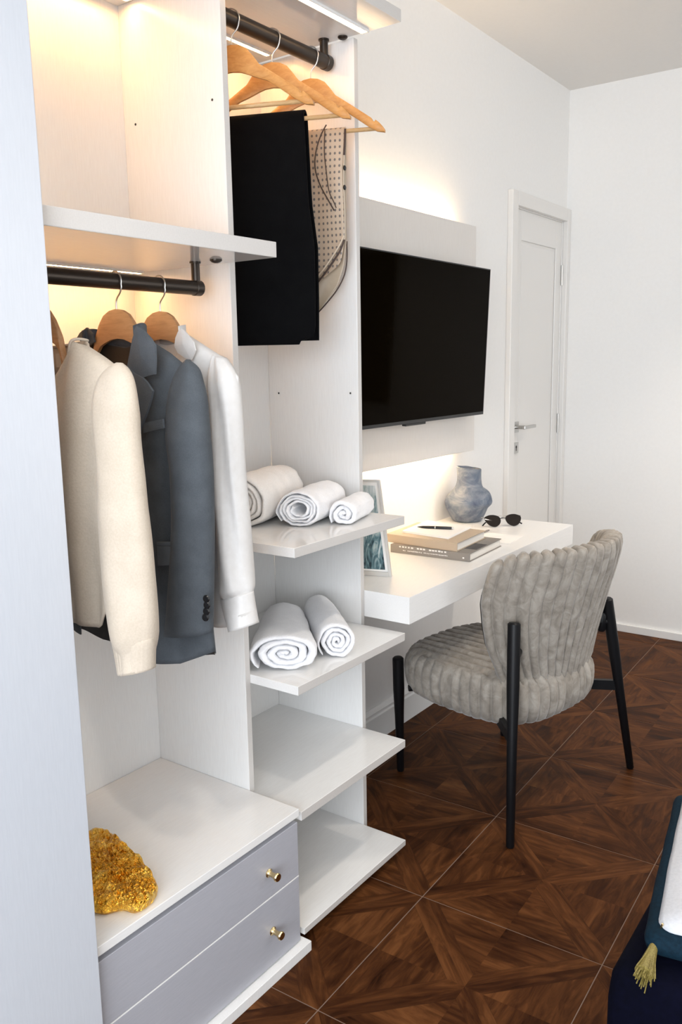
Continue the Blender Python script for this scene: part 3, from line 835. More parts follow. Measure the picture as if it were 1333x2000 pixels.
# ---------------------------------------------------------------- garments
def torso(y0, X0, top_front, top_back, hem_front, hem_back, W, D, folds, s0=-1.0, s1=1.0, sides='fb', nc=56, nr=48, seed=0, neck=.10):
    """front and back sheets; top_*: (x offset, z) control points from left shoulder tip to right; W(z): half width; D: half depth"""
    parts = []
    for side in sides:
        top = top_front if side == 'f' else top_back
        hem = hem_front if side == 'f' else hem_back
        sg_ = -1 if side == 'f' else 1
        V, F = [], []
        xs = [p[0] for p in top]; xl, xr = xs[0], xs[-1]
        for i in range(nc + 1):
            s = lerp(s0, s1, i / nc)
            xt = lerp(xl, xr, (s + 1) / 2)
            zt = interp(top, xt); zb = interp(hem, s)
            for j in range(nr + 1):
                t = j / nr
                z = lerp(zb, zt, t)
                wz = interp(W, z)
                k = max(0, (t - .72) / .28) ** 2
                x = lerp(s * wz, xt, k)
                edge = math.sqrt(max(0, 1 - abs(s) ** 3.0))
                tap = math.sqrt(max(0, 1 - t ** 7))
                inneck = max(0, 1 - (abs(xt) / neck) ** 4) if abs(xt) < neck else 0
                g = max(tap, .62 * inneck ** .5)
                dep = interp(D, z) * edge * g
                f = folds(s, t, side) * edge * min(1, 1.25 - t)
                y = y0 + sg_ * dep + f
                V.append((X0 + x, y, z))
        for i in range(nc):
            for j in range(nr):
                a = i * (nr + 1) + j
                F.append((a, a + nr + 1, a + nr + 2, a + 1))
        parts.append((V, F))
    return join(*parts)
def sleeve(edges, ys, ds, folds, n=28, k=5, cuffin=True, cap=True):
    """edges: (left xyz, right xyz) pairs from shoulder to cuff; ys: centre y; ds: half depth"""
    Lp = smoothpath([Vector(e[0]) for e in edges], k); Rp = smoothpath([Vector(e[1]) for e in edges], k)
    m = len(Lp); rs = []
    for i in range(m):
        t = i / (m - 1)
        c = (Lp[i] + Rp[i]) / 2; a = (Rp[i] - Lp[i]) / 2
        y = interp(ys, t); d = interp(ds, t)
        ring = []
        for j in range(n):
            q = 2 * math.pi * j / n
            ca, sa = math.cos(q), math.sin(q)
            f = folds(t, q)
            ring.append(Vector((c.x + a.x * ca, y - (d + f) * sa, c.z + a.z * ca)))
        rs.append(ring)
    if cuffin:
        last = rs[-1]; c = sum(last, Vector()) / n
        rs.append([c + (p - c) * .90 + Vector((0, 0, .0)) for p in last])
        rs.append([c + (p - c) * .86 + Vector((0, 0, .03)) for p in last])
    V, F = rings(rs, caps=False)
    F.append(tuple(range(n))[::-1]); F.append(tuple((len(rs) - 1) * n + j for j in range(n)))
    return V, F
def pairs(L): return list(zip(L[0::2], L[1::2]))

# ---- sweater
sw = thing('knit_sweater', (XSW, YSW, 1.40), 'cream crew-neck knit sweater hanging at the front of the lower rail', 'sweater')
def sw_fold(s, t, side):
    return (.010 * math.sin(s * 9 + 1.3) + .007 * math.sin(s * 17 + 2 * t + .4) + .004 * nz(s * 7, t * 3, 2)) * (1 - .55 * t) * (1 if side == 'f' else .6)
topf = [(-.225, 1.415), (-.16, 1.448), (-.125, 1.468), (-.112, 1.478), (-.098, 1.452), (-.06, 1.420), (0, 1.402), (.05, 1.420), (.078, 1.452), (.092, 1.481), (.11, 1.472), (.16, 1.448), (.225, 1.415)]
topb = [(-.225, 1.415), (-.16, 1.448), (-.125, 1.468), (-.112, 1.478), (-.06, 1.472), (0, 1.470), (.05, 1.474), (.092, 1.481), (.11, 1.472), (.16, 1.448), (.225, 1.415)]
hemf = [(-1, .985), (-.3, .98), (.05, .98), (.3, .972), (.55, .968), (.8, .962), (1, 1.01)]
hemb = [(-1, .965), (1, .985)]
Wsw = [(.90, .136), (.94, .140), (1.0, .150), (1.1, .164), (1.2, .178), (1.3, .195), (1.41, .225)]
Dsw = [(.86, .030), (1.0, .038), (1.2, .045), (1.35, .042), (1.48, .032)]
o = solid(obj('body', torso(YSW, XSW, topf, topb, hemf, hemb, Wsw, Dsw, sw_fold, seed=1, neck=.112), M['knit'], sw, smooth=True), .004)
# crew neckband and label
nb = [(XSW + x, YSW - .0225 + .006 * abs(x) / .08, z) for x, z in [(-.112, 1.478), (-.098, 1.452), (-.06, 1.420), (0, 1.402), (.05, 1.420), (.078, 1.452), (.092, 1.481)]]
nbk = [(XSW + x, YSW + .018, z) for x, z in [(.092, 1.481), (.05, 1.476), (0, 1.472), (-.06, 1.474), (-.112, 1.478)]]
ringp = smoothpath(nb + nbk + [nb[0]], 6)[:-1]
obj('neckband', tube(ringp, .0026, 8, closed=True), M['knit'], sw, smooth=True)
obj('neck_label', box(.36, .41, YSW + .010, YSW + .0115, 1.435, 1.460), M['label'], sw)
sl = sleeve(pairs([(0.5404, -0.6900, 1.4415), (0.5535, -0.6900, 1.4404), (0.5179, -0.6900, 1.4296), (0.5743, -0.6900, 1.4257), (0.5022, -0.6900, 1.4087), (0.5877, -0.6900, 1.4035), (0.4954, -0.6900, 1.3679), (0.5970, -0.6900, 1.3626), (0.5059, -0.6900, 1.3074), (0.6028, -0.6900, 1.3112), (0.5154, -0.6900, 1.2354), (0.6162, -0.6900, 1.2423), (0.5144, -0.6900, 1.1525), (0.6265, -0.6900, 1.1638), (0.5148, -0.6900, 1.0681), (0.6317, -0.6900, 1.0838), (0.5240, -0.6900, 1.0028), (0.6333, -0.6900, 1.0203), (0.5351, -0.6900, 0.9566), (0.6299, -0.6900, 0.9754), (0.5427, -0.6900, 0.9339), (0.6254, -0.6900, 0.9494), (0.5482, -0.6900, 0.9020), (0.6219, -0.6900, 0.9216)]),
            [(0, YSW), (.12, YSW - .004), (.3, YSW - .014), (.5, YSW - .030), (1, YSW - .036)], [(0, .004), (.06, .013), (.12, .019), (.3, .031), (.8, .036), (.9, .028), (1, .028)],
            lambda t, q: .005 * math.sin(3 * q + t * 4) * t + .003 * nz(math.cos(q) * 2, math.sin(q) * 2, t * 6))
s0_ = obj('sleeve', sl, M['knit'], sw, smooth=True)
kc = sleeve(pairs([(0.5351, -0.6900, 0.9566), (0.6307, -0.6900, 0.9774), (0.5384, -0.6900, 0.9476), (0.6305, -0.6900, 0.9662), (0.5425, -0.6900, 0.9309), (0.6279, -0.6900, 0.9490), (0.5481, -0.6900, 0.9000), (0.6238, -0.6900, 0.9200)]), [(0, YSW - .036), (1, YSW - .036)], [(0, .026), (.15, .0295), (1, .029)], lambda t, q: .0007 * math.sin(26 * q), n=112)
obj('cuff', kc, M['knit'], s0_, smooth=True)
V, F = sl
sl2 = ([(2 * XSW - v[0], v[1], v[2]) for v in V], F)
sl2 = ([(v[0] + .0, v[1], v[2]) for v in sl2[0]], F)
obj('sleeve', sl2, M['knit'], sw, smooth=True)

# ---- blazer
bz = thing('blazer', (.327, YBL, 1.40), 'slate blue-grey tailored blazer hanging behind the cream sweater', 'blazer')
def bz_fold(s, t, side):
    return (.006 * math.sin(s * 6 + .7) + .004 * math.sin(s * 11 + t * 3)) * (1 - .6 * t)
btopf = [(-.215, 1.418), (-.15, 1.458), (-.09, 1.485), (-.078, 1.49), (-.05, 1.40), (0, 1.30), (.05, 1.40), (.078, 1.49), (.09, 1.485), (.15, 1.458), (.215, 1.418)]
btopb = [(-.215, 1.418), (-.15, 1.458), (-.09, 1.485), (-.075, 1.495), (-.045, 1.482), (0, 1.475), (.045, 1.482), (.075, 1.495), (.09, 1.485), (.15, 1.458), (.215, 1.418)]
bhf = [(-1, .86), (.3, .832), (.45, .836), (.7, .846), (1, .876)]
bhb = [(-1, .86), (-.6, .842), (0, .834), (.6, .842), (1, .87)]
Wbz = [(.82, .238), (.95, .226), (1.08, .208), (1.2, .204), (1.3, .208), (1.42, .215)]
Dbz = [(.82, .034), (1.1, .040), (1.3, .046), (1.42, .040), (1.49, .030)]
obj('front_panel', torso(YBL, .327, btopf, btopb, bhf, bhb, Wbz, Dbz, bz_fold, s0=.16, s1=1, sides='f', neck=.08), M['blazer'], bz, smooth=True)
obj('front_panel', torso(YBL, .327, btopf, btopb, bhf, bhb, Wbz, Dbz, bz_fold, s0=-1, s1=-.62, sides='f', neck=.08), M['blazer'], bz, smooth=True)
obj('back_panel', torso(YBL, .327, btopf, btopb, bhf, bhb, Wbz, Dbz, bz_fold, sides='b', neck=.08), M['blazer'], bz, smooth=True)
obj('lining', torso(YBL - .004, .327, btopf, [(x, z - .004) for x, z in btopb], bhf, [(-1, .845), (-.6, .826), (0, .820), (.3, .834), (.6, .840), (1, .868)], Wbz, [(z, d - .002) for z, d in Dbz], bz_fold, s0=-.985, s1=.985, sides='b', neck=.08), M['lining'], bz, smooth=True)
for nm in ('front_panel', 'front_panel.001'): solid(bpy.data.objects[nm], .003)
bsl = sleeve(pairs([(0.5178, -0.5050, 1.4457), (0.5259, -0.5050, 1.4447), (0.5029, -0.5050, 1.4306), (0.5493, -0.5050, 1.4301), (0.4911, -0.5050, 1.4016), (0.5638, -0.5050, 1.4045), (0.4882, -0.5050, 1.3606), (0.5784, -0.5050, 1.3619), (0.4967, -0.5050, 1.3016), (0.5896, -0.5050, 1.3049), (0.5060, -0.5050, 1.2322), (0.5950, -0.5050, 1.2376), (0.5033, -0.5050, 1.1511), (0.5945, -0.5050, 1.1592), (0.4933, -0.5050, 1.0675), (0.5927, -0.5050, 1.0793), (0.4787, -0.5050, 0.9812), (0.5895, -0.5050, 0.9977), (0.4646, -0.5050, 0.9057), (0.5857, -0.5050, 0.9279)]),
             [(0, YBL), (.14, YBL - .004), (.3, YBL - .014), (.45, YBL - .030), (1, YBL - .036)], [(0, .004), (.06, .013), (.14, .020), (.3, .030), (.45, .037), (1, .034)],
             lambda t, q: .004 * math.sin(2 * q + t * 5) * (1 - t) + .0025 * nz(math.cos(q) * 2, math.sin(q) * 2, t * 5))
bs = obj('sleeve', bsl, M['blazer'], bz, smooth=True)
bs2 = obj('sleeve', ([(2 * .327 - v[0], v[1], v[2]) for v in bsl[0]], bsl[1]), M['blazer'], bz, smooth=True)
for (x, y, z) in [(0.6029, -0.5300, 1.0035), (0.6036, -0.5300, 0.9915), (0.6015, -0.5300, 0.9791), (0.5981, -0.5300, 0.9664)]:
    obj('sleeve_button', axial((x - .002, -.562, z), (.15, -1, 0), [(.0, 0), (.0072, 0), (.0076, .002), (.006, .004), (.002, .0035)], 16), M['button'], bs)
def slab(P, yo, th, bulge=.0):
    """thick plate from an outline in the x-z plane, placed on the front of a garment"""
    n = len(P); c = sum((Vector(p) for p in P), Vector()) / n
    V = [Vector((p[0], p[1] + yo, p[2])) for p in P] + [Vector((p[0], p[1] + yo - th, p[2])) for p in P]
    V += [Vector((c.x, c.y + yo - th - bulge, c.z))]
    F = [tuple(range(n))] + [(i, (i + 1) % n, n + (i + 1) % n, n + i) for i in range(n)] + [(n + i, n + (i + 1) % n, 2 * n) for i in range(n)]
    return V, F
def plate(name, P, yo, th, m, parent, bulge=.002):
    return obj(name, slab(P, yo, th, bulge), M[m], parent)
# collar and lapel: plates with their own slope from the neck to the chest
cl = [(0.4467, -0.5560, 1.5098), (0.4644, -0.5560, 1.5007), (0.4841, -0.5560, 1.4841), (0.4942, -0.5560, 1.4717), (0.4936, -0.5560, 1.4465), (0.4900, -0.5560, 1.4192), (0.4716, -0.5560, 1.4164), (0.4556, -0.5560, 1.4127), (0.4275, -0.5560, 1.4224), (0.4139, -0.5560, 1.4342), (0.4235, -0.5560, 1.4591), (0.4329, -0.5560, 1.4837)]
lp = [(0.4624, -0.5620, 1.4128), (0.4731, -0.5620, 1.4052), (0.4886, -0.5620, 1.3881), (0.4800, -0.5620, 1.3680), (0.4700, -0.5620, 1.3506), (0.4585, -0.5620, 1.3319), (0.4417, -0.5620, 1.3041), (0.4232, -0.5620, 1.2935), (0.4181, -0.5620, 1.3525), (0.4151, -0.5620, 1.4013), (0.4210, -0.5620, 1.4342), (0.4374, -0.5620, 1.4225)]
plate('collar', cl, .0, .005, 'lapel', bz, .004)
plate('lapel', lp, .0, .005, 'lapel', bz, .003)
# collar stand round the back of the neck
def band(P, h, th):
    V, F = [], []
    for p in P:
        p = Vector(p); V += [p, p + Vector((0, -th, 0)), p + Vector((0, -th, h)), p + Vector((0, 0, h))]
    n = len(P)
    for i in range(n - 1):
        for j in range(4):
            k = (j + 1) % 4
            F.append((i * 4 + j, i * 4 + k, i * 4 + 4 + k, i * 4 + 4 + j))
    F += [(3, 2, 1, 0), tuple((n - 1) * 4 + j for j in range(4))]
    return V, F
cpnts = smoothpath([(.327 - .078, YBL - .024, 1.486), (.327 - .076, YBL + .002, 1.490), (.327 - .06, YBL + .020, 1.484), (.327, YBL + .024, 1.474), (.327 + .06, YBL + .020, 1.486), (.327 + .078, YBL + .0, 1.496), (.327 + .078, YBL - .024, 1.490)], 5)
obj('collar_stand', band(cpnts, .022, .004), M['lapel'], bz, smooth=True)
plate('collar_fold', [(0.2460, -0.5000, 1.5146), (0.2643, -0.5000, 1.5016), (0.2675, -0.5000, 1.4850), (0.2470, -0.5000, 1.4772), (0.2247, -0.5000, 1.4861), (0.2122, -0.5000, 1.4949), (0.2234, -0.5000, 1.5050)], -.014, .004, 'lapel', bz, .002)
plate('breast_welt', [(0.4533, -0.5590, 1.3277), (0.5077, -0.5590, 1.3368), (0.5092, -0.5590, 1.3197), (0.4532, -0.5590, 1.3091)], 0, .005, 'lapel', bz, .0005)
plate('pocket_flap', [(0.4697, -0.5560, 1.0889), (0.5576, -0.5560, 1.0989), (0.5553, -0.5560, 1.0638), (0.4695, -0.5560, 1.0499)], 0, .005, 'lapel', bz, .0008)
plate('pocket_welt', [(0.4681, -0.5540, 1.0965), (0.5561, -0.5540, 1.1062), (0.5556, -0.5540, 1.0993), (0.4675, -0.5540, 1.0893)], 0, .005, 'lapel', bz, .0003)

# ---- shirt
sh = thing('satin_shirt', (.327, YSH, 1.40), 'white satin shirt hanging last on the lower rail behind the blazer', 'shirt')
def sh_fold(s, t, side):
    return (.007 * math.sin(s * 10 + .4) + .004 * math.sin(s * 19 + 3 * t)) * (1 - .5 * t)
stopf = [(-.215, 1.410), (-.18, 1.447), (-.14, 1.466), (-.084, 1.50), (-.05, 1.44), (0, 1.40), (.05, 1.44), (.08, 1.497), (.14, 1.466), (.18, 1.447), (.215, 1.410)]
stopb = [(-.215, 1.410), (-.18, 1.447), (-.14, 1.466), (-.084, 1.50), (-.04, 1.492), (0, 1.49), (.04, 1.492), (.08, 1.497), (.14, 1.466), (.18, 1.447), (.215, 1.410)]
shh = [(-1, .87), (0, .86), (1, .885)]
Wsh = [(.85, .165), (1.0, .172), (1.2, .184), (1.405, .215)]
Dsh = [(.85, .024), (1.1, .032), (1.3, .036), (1.45, .03)]
solid(obj('body', torso(YSH, .327, stopf, stopb, shh, shh, Wsh, Dsh, sh_fold, neck=.075), M['shirt'], sh, smooth=True), .0025)
ssl = sleeve(pairs([(0.4781, -0.3890, 1.4558), (0.5088, -0.3890, 1.4471), (0.4726, -0.3890, 1.4117), (0.5376, -0.3890, 1.4145), (0.4802, -0.3890, 1.3444), (0.5487, -0.3890, 1.3609), (0.4853, -0.3890, 1.2816), (0.5518, -0.3890, 1.2842), (0.4863, -0.3890, 1.1966), (0.5547, -0.3890, 1.2012), (0.4902, -0.3890, 1.1104), (0.5605, -0.3890, 1.1172), (0.4922, -0.3890, 1.0394), (0.5642, -0.3890, 1.0480), (0.4927, -0.3890, 0.9951), (0.5680, -0.3890, 1.0085), (0.4882, -0.3890, 0.9666), (0.5712, -0.3890, 0.9862), (0.4917, -0.3890, 0.9491), (0.5707, -0.3890, 0.9752)]),
             [(0, YSH), (.15, YSH - .006), (.4, YSH - .012), (1, YSH - .018)], [(0, .012), (.15, .032), (.5, .036), (.9, .034), (1, .026)],
             lambda t, q: .006 * math.sin(3 * q + 4 * t) * min(1, t * 2.) + .003 * math.sin(6 * q + 9 * t), cuffin=False)
s1_ = obj('sleeve', ssl, M['shirt'], sh, smooth=True)
cuff = sleeve(pairs([(0.4933, -0.3890, 0.9516), (0.5721, -0.3890, 0.9765), (0.5022, -0.3890, 0.9238), (0.5763, -0.3890, 0.9444), (0.5178, -0.3890, 0.8858), (0.5818, -0.3890, 0.9101)]),
              [(0, YSH - .018), (1, YSH - .02)], [(0, .030), (1, .034)], lambda t, q: .001 * math.sin(2 * q))
obj('cuff', cuff, M['shirt'], s1_, smooth=True)
V2 = [(2 * .327 - v[0], v[1], v[2]) for v in ssl[0]]
obj('sleeve', (V2, ssl[1]), M['shirt'], sh, smooth=True)
plate('collar', [(0.4175, -0.4150, 1.5092), (0.4315, -0.4150, 1.4996), (0.4507, -0.4150, 1.4808), (0.4554, -0.4150, 1.4644), (0.4425, -0.4150, 1.4453), (0.4251, -0.4150, 1.4487), (0.4050, -0.4150, 1.4593), (0.3956, -0.4150, 1.4740), (0.3998, -0.4150, 1.4904), (0.4081, -0.4150, 1.5024)], 0, .0035, 'shirt', sh, .003)
cp2 = smoothpath([(.327 - .078, YSH - .022, 1.486), (.327 - .060, YSH + .014, 1.490), (.327, YSH + .020, 1.478), (.327 + .060, YSH + .014, 1.490), (.327 + .078, YSH - .022, 1.486)], 5)
obj('collar_stand', band(cp2, .028, .003), M['shirt'], sh, smooth=True)

# ---- folded cloth over a hanger bar
def draped(y, zbar, zf, zb, xr, xl, r, wave, n=60, nx=36, flare=.0):
    """profile: front flap up, over the bar, back flap down; xr/xl(p,z): right and left edge"""
    prof = []
    for i in range(n + 1):
        prof.append(('f', lerp(zf, zbar, i / n)))
    V, F = [], []
    Pq = []
    for i in range(n + 1):
        z = lerp(zf, zbar, i / n); Pq.append((y - r - flare * (1 - i / n), z, 'f'))
    for k in range(1, 8):
        a = math.pi * (1 - k / 8); Pq.append((y + r * math.cos(a), zbar + r * math.sin(a), 't'))
    for i in range(n + 1):
        z = lerp(zbar, zb, i / n); Pq.append((y + r + flare * (i / n), z, 'b'))
    for (yy, z, sd) in Pq:
        for j in range(nx + 1):
            t = j / nx
            V.append((lerp(xl(z, sd), xr(z, sd), t), yy + wave(t, z, sd), z))
    for i in range(len(Pq) - 1):
        for j in range(nx):
            a = i * (nx + 1) + j
            F.append((a, a + 1, a + nx + 2, a + nx + 1))
    return V, F
def turned(x0, y0, vf):
    """local (s, across, z) -> world, turned with the hanger"""
    e = Vector((math.cos(YW), math.sin(YW), 0)); n = Vector((-e.y, e.x, 0))
    return [Vector((x0, y0, 0)) + e * v[0] + n * v[1] + Vector((0, 0, v[2])) for v in vf[0]], vf[1]
ZBAR = ZH2 - BARD
tr = thing('black_trousers', (.285, .055, ZBAR), 'black trousers folded over the middle hanger of the upper rail', 'trousers')
def tr_right(z, s):
    tab = [(1.49, .0985), (1.60, .101), (1.72, .1015), (1.82, .0895), (2.03, .081)]
    if s == 'f' and z < 1.53: return interp([(1.482, .055), (1.496, .062), (1.50, .094), (1.53, .100)], z)
    return interp(tab, z)
trf = draped(0, ZBAR, 1.482, 1.492, tr_right, lambda z, s: interp([(1.48, -.123), (2.03, -.125)], z), .0165,
             lambda t, z, s: .004 * math.sin(t * 5 + z * 3) * (1 if s != 't' else .0) * min(1, max(0, (ZBAR - z) * 6)))
solid(obj('cloth', turned(.285, .055, trf), M['trousers'], tr, smooth=True), .006, 0)
obj('inner_leg', turned(.285, .055, draped(0, ZBAR - .002, 1.494, 1.500, lambda z, s: tr_right(max(z, 1.55), 'b') - .002, lambda z, s: -.11, .0092, lambda t, z, s: 0)), M['trousers'], tr, smooth=True)

ZB3 = ZH3 - BARD
bgm = thing('dotted_satin_garment', (.285, .208, ZB3), 'beige dotted satin garment with brown piping draped over the last hanger of the upper rail', 'garment')
def satin_r(z, s):
    if s == 'f': return interp([(1.60, -.03), (1.632, -.008), (1.6868, .066), (1.70, .076), (1.7515, .0868), (1.93, .0842), (2.034, .0914)], z)
    return interp([(1.555, -.02), (1.5763, .0074), (1.64, .060), (1.69, .078), (1.7515, .0868), (2.034, .0914)], z)
sgv = draped(0, ZB3, 1.605, 1.555, satin_r, lambda z, s: -.06, .0085, lambda t, z, s: (.005 * math.sin(t * 7 + z * 9) + .004 * nz(t * 3, z * 8, 4)) * (0 if s == 't' else 1) * min(1, max(0, (ZB3 - z) * 8)), flare=.004)
o = obj('cloth', turned(.285, .208, sgv), [M['satin'], M['satin_plain']], bgm, smooth=True)
o.rotation_euler = (0, 0, 0)
for p in o.data.polygons:
    if min(p.vertices) >= (61 + 7) * 37: p.material_index = 1
solid(o, .002)
def pip(name, P, off, r, m):
    vf = tube(smoothpath([(p[0], off, p[1]) for p in P], 6), r, 8)
    obj(name, turned(.285, .208, vf), M[m], bgm, smooth=True)
pip('piping', [(0.0437, 2.0379), (0.0281, 2.0128), (0.0148, 1.9760), (0.0112, 1.9357), (0.0228, 1.8942), (0.0442, 1.8544), (0.0604, 1.8265)], -.0165, .0017, 'piping')
pip('piping', [(0.0394, 2.0282), (0.0369, 1.9719), (0.0414, 1.9210), (0.0474, 1.8760), (0.0607, 1.8458), (0.0660, 1.8326)], -.0165, .0013, 'piping')
pip('piping', [(0.0868, 1.7515), (0.0753, 1.7260), (0.0552, 1.6981), (0.0321, 1.6688), (0.0089, 1.6418), (-0.0087, 1.6211)], -.0165, .0024, 'piping')
pip('piping', [(0.0856, 1.7619), (0.0727, 1.7366), (0.0526, 1.7087), (0.0295, 1.6794), (0.0063, 1.6552), (-0.0112, 1.6372)], -.018, .0026, 'pipingpale')
pip('piping', [(0.0868, 1.7515), (0.0860, 1.6994), (0.0770, 1.6604), (0.0552, 1.6242), (0.0277, 1.5931), (0.0015, 1.5670)], .011, .0018, 'piping')
pip('piping', [(0.0926, 2.0279), (0.0889, 1.9683), (0.0863, 1.8927), (0.0879, 1.8160), (0.0868, 1.7515)], -.0125, .0018, 'pipingpale')
for (x, z) in [(0.0897, 1.9305), (0.0889, 1.8824)]:
    obj('garment_button', turned(.285, .208, axial((x - .001, -.0125, z), (1, -.3, 0), [(.0, 0), (.0065, 0), (.0065, .002), (.004, .0035)], 14)), M['button'], bgm)
pip('button_placket', [(0.0926, 2.0254), (0.0906, 1.9869), (0.0888, 1.9620)], -.0135, .0028, 'piping')

# ---------------------------------------------------------------- rolled towels
def towel(name, label, base, d, L, hw, ht, turns, m, seed, hollow=.25, sag=.0, flat=.25, extra=0, taper=0.0):
    random.seed(seed)
    d = Vector((d[0], d[1], 0)).normalized(); p = Vector((d.y, -d.x, 0))
    b = Vector(base)
    th = (1 - hollow) / turns
    NS = int(turns * 40); NL = 16
    ph0 = random.uniform(0, 6.28)
    def cs(r, a):
        x, z = r * math.cos(a), r * math.sin(a)
        zz = z * ht
        xx = x * hw
        # flatten the underside
        lim = -ht * (1 - flat * .35)
        if zz < lim * r: zz = lim * r + (zz - lim * r) * .25
        return xx, zz + ht * (1 - flat * .35) * .97
    V, F = [], []
    # spiral sheet, outer skin and inner skin, rounded hems staggered layer by layer
    LS = [0, .012, .04] + [.1 + .8 * i / 14 for i in range(15)] + [.96, .988, 1]
    NL = len(LS) - 1
    for i in range(NS + 1):
        t = i / NS
        a = -math.pi / 2 - .9 - 2 * math.pi * turns * (1 - t)
        rc = hollow + (1 - hollow) * t
        tk = th * (.90 if t < .93 else lerp(.90, .35, (t - .93) / .07))
        wob = 1 + (.10 * nz(math.cos(a) * 1.5 + seed, math.sin(a) * 1.5, t * 3) + .05 * nz(math.cos(a) * 4 + seed, math.sin(a) * 4, t * 5)) * (1 if t < .8 else .45)
        end = .012 * nz(t * 9 + seed * 3, seed) + .004 * nz(t * 40, seed * 5)
        for k in range(NL + 1):
            l = LS[k]
            hem = max(0, 1 - min(l, 1 - l) / .04)
            s_ = L * l + (end if l < .5 else -end) * max(0, 1 - min(l, 1 - l) / .3)
            rnd = 1 - .07 * max(0, (l - .8) / .2) ** 2
            f = (.05 * nz(l * 4 + seed, math.cos(a) * 2.0, math.sin(a) * 2.0) + .028 * nz(l * 14 + seed, math.cos(a) * 3, math.sin(a) * 3)) * (1 if t > .6 else .3)
            mid_ = rc - tk / 2
            hf = tk / 2 * math.sqrt(max(.02, 1 - hem ** 2 * .97))
            for rr in (mid_ + hf, mid_ - hf):
                x, z = cs(max(.02, rr * wob * rnd + f), a)
                V.append(b + p * x * (1 - taper * l) + d * s_ + Vector((0, 0, z * (1 - taper * .3 * l))))
    st2 = (NL + 1) * 2
    for i in range(NS):
        for k in range(NL):
            a = i * st2 + k * 2; c = a + st2
            F.append((a, c, c + 2, a + 2)); F.append((a + 1, a + 3, c + 3, c + 1))
        a = i * st2; c = a + st2
        F.append((a, a + 1, c + 1, c))
        a = i * st2 + NL * 2; c = a + st2
        F.append((a, c, c + 1, a + 1))
    for i in (0, NS):
        for k in range(NL):
            a = i * st2 + k * 2
            F.append((a, a + 2, a + 3, a + 1) if i == 0 else (a, a + 1, a + 3, a + 2))
    zmin = min(v.z for v in V)
    V = [v - Vector((0, 0, zmin - b.z - .0008)) for v in V]
    o = obj(name, (V, F), M[m], origin=base, smooth=False)
    smooth_by_angle(o, 55)
    return tag(o, label, 'towel', 'rolled towels on the wardrobe shelves')
ZA, ZB_ = 1.0166, .6813
dT = (-.29, .96)
towel('rolled_towel', 'largest cream rolled towel on the upper shelf, partly behind the shirt cuff', (.235, -.062, ZA), dT, .28, .078, .076, 5.0, 'towel_cream', 11, .14)
towel('rolled_towel', 'middle white rolled towel with an open hollow core on the upper shelf', (.355, .024, ZA), dT, .235, .064, .051, 4.2, 'towel_white', 5, .36)
towel('rolled_towel', 'smallest white rolled towel at the right end of the upper shelf', (.438, .106, ZA), dT, .178, .045, .040, 2.6, 'towel_white', 23, .16, extra=1)
towel('rolled_towel', 'wide flattened white rolled towel on the left of the lower shelf', (.416, -.116, ZB_), (-.64, .77), .35, .094, .054, 3.6, 'towel_white', 31, .10, extra=1, taper=.3)
towel('rolled_towel', 'narrower white rolled towel on the right of the lower shelf', (.468, .032, ZB_), (-.72, .69), .32, .054, .053, 3.8, 'towel_white', 42, .12, extra=1, taper=.12)

# ---------------------------------------------------------------- crumpled gold ornament
gpts = [(0.4271, -0.7423, 0.3817), (0.4545, -0.7310, 0.3817), (0.4736, -0.7029, 0.3817), (0.5046, -0.6911, 0.3817), (0.5073, -0.6569, 0.3817), (0.4893, -0.6258, 0.3817), (0.4555, -0.6077, 0.3817), (0.3947, -0.5843, 0.3817), (0.3275, -0.5659, 0.3817), (0.2750, -0.5534, 0.3817), (0.2330, -0.5520, 0.3817), (0.2088, -0.5684, 0.3817), (0.2067, -0.5948, 0.3817), (0.2539, -0.6576, 0.3817), (0.3438, -0.7250, 0.3817), (0.3975, -0.7473, 0.3817)]
gc = sum((Vector(p) for p in gpts), Vector()) / len(gpts)
go_ = smoothpath([Vector(p) for p in gpts] + [Vector(gpts[0])], 8)[:-1]
rs = []
ng = len(go_)
for k, (sc, h) in enumerate([(.93, .0), (.99, .006), (1.0, .014), (.985, .022), (.95, .027), (.90, .030)] + [(.90 * (1 - i / 15), .030 + .006 * i / 15) for i in range(1, 15)]):
    ring = []
    for i, p in enumerate(go_):
        q = gc.lerp(p, sc)
        n1 = nz(q.x * 45, q.y * 45, 1 + h * 20); n2 = nz(q.x * 110, q.y * 110, 5)
        am = 1 if k > 0 else 0
        e = (p - gc).normalized()
        q = q + e * (.004 * n1 + .002 * n2) * am * (1 if sc > .9 else 0)
        ring.append(Vector((q.x, q.y, .3819 + h + am * (.006 * n1 + .006 * (1 - 2 * abs(n2))) * min(1, h / .012))))
    rs.append(ring)
g = tag(obj('gold_ornament', rings(rs), M['gold'], origin=(gc.x, gc.y, .3817), smooth=False), 'crumpled shiny gold metallic ornament lying on the drawer chest top', 'ornament')

# ---------------------------------------------------------------- bed, cushion, tassel
bd = thing('bed', (2.1, .7, 0), 'dark navy velvet bed whose corner shows at the lower right', 'bed')
def rbox(x0, x1, y0, y1, z0, z1, r, m, name, parent, seg=5):
    o = obj(name, box(x0, x1, y0, y1, z0, z1), m, parent); bevel(o, r, seg); return o
rbox(1.320, 2.90, -.325, 1.70, .05, .30, .02, M['navy'], 'bed_base', bd)
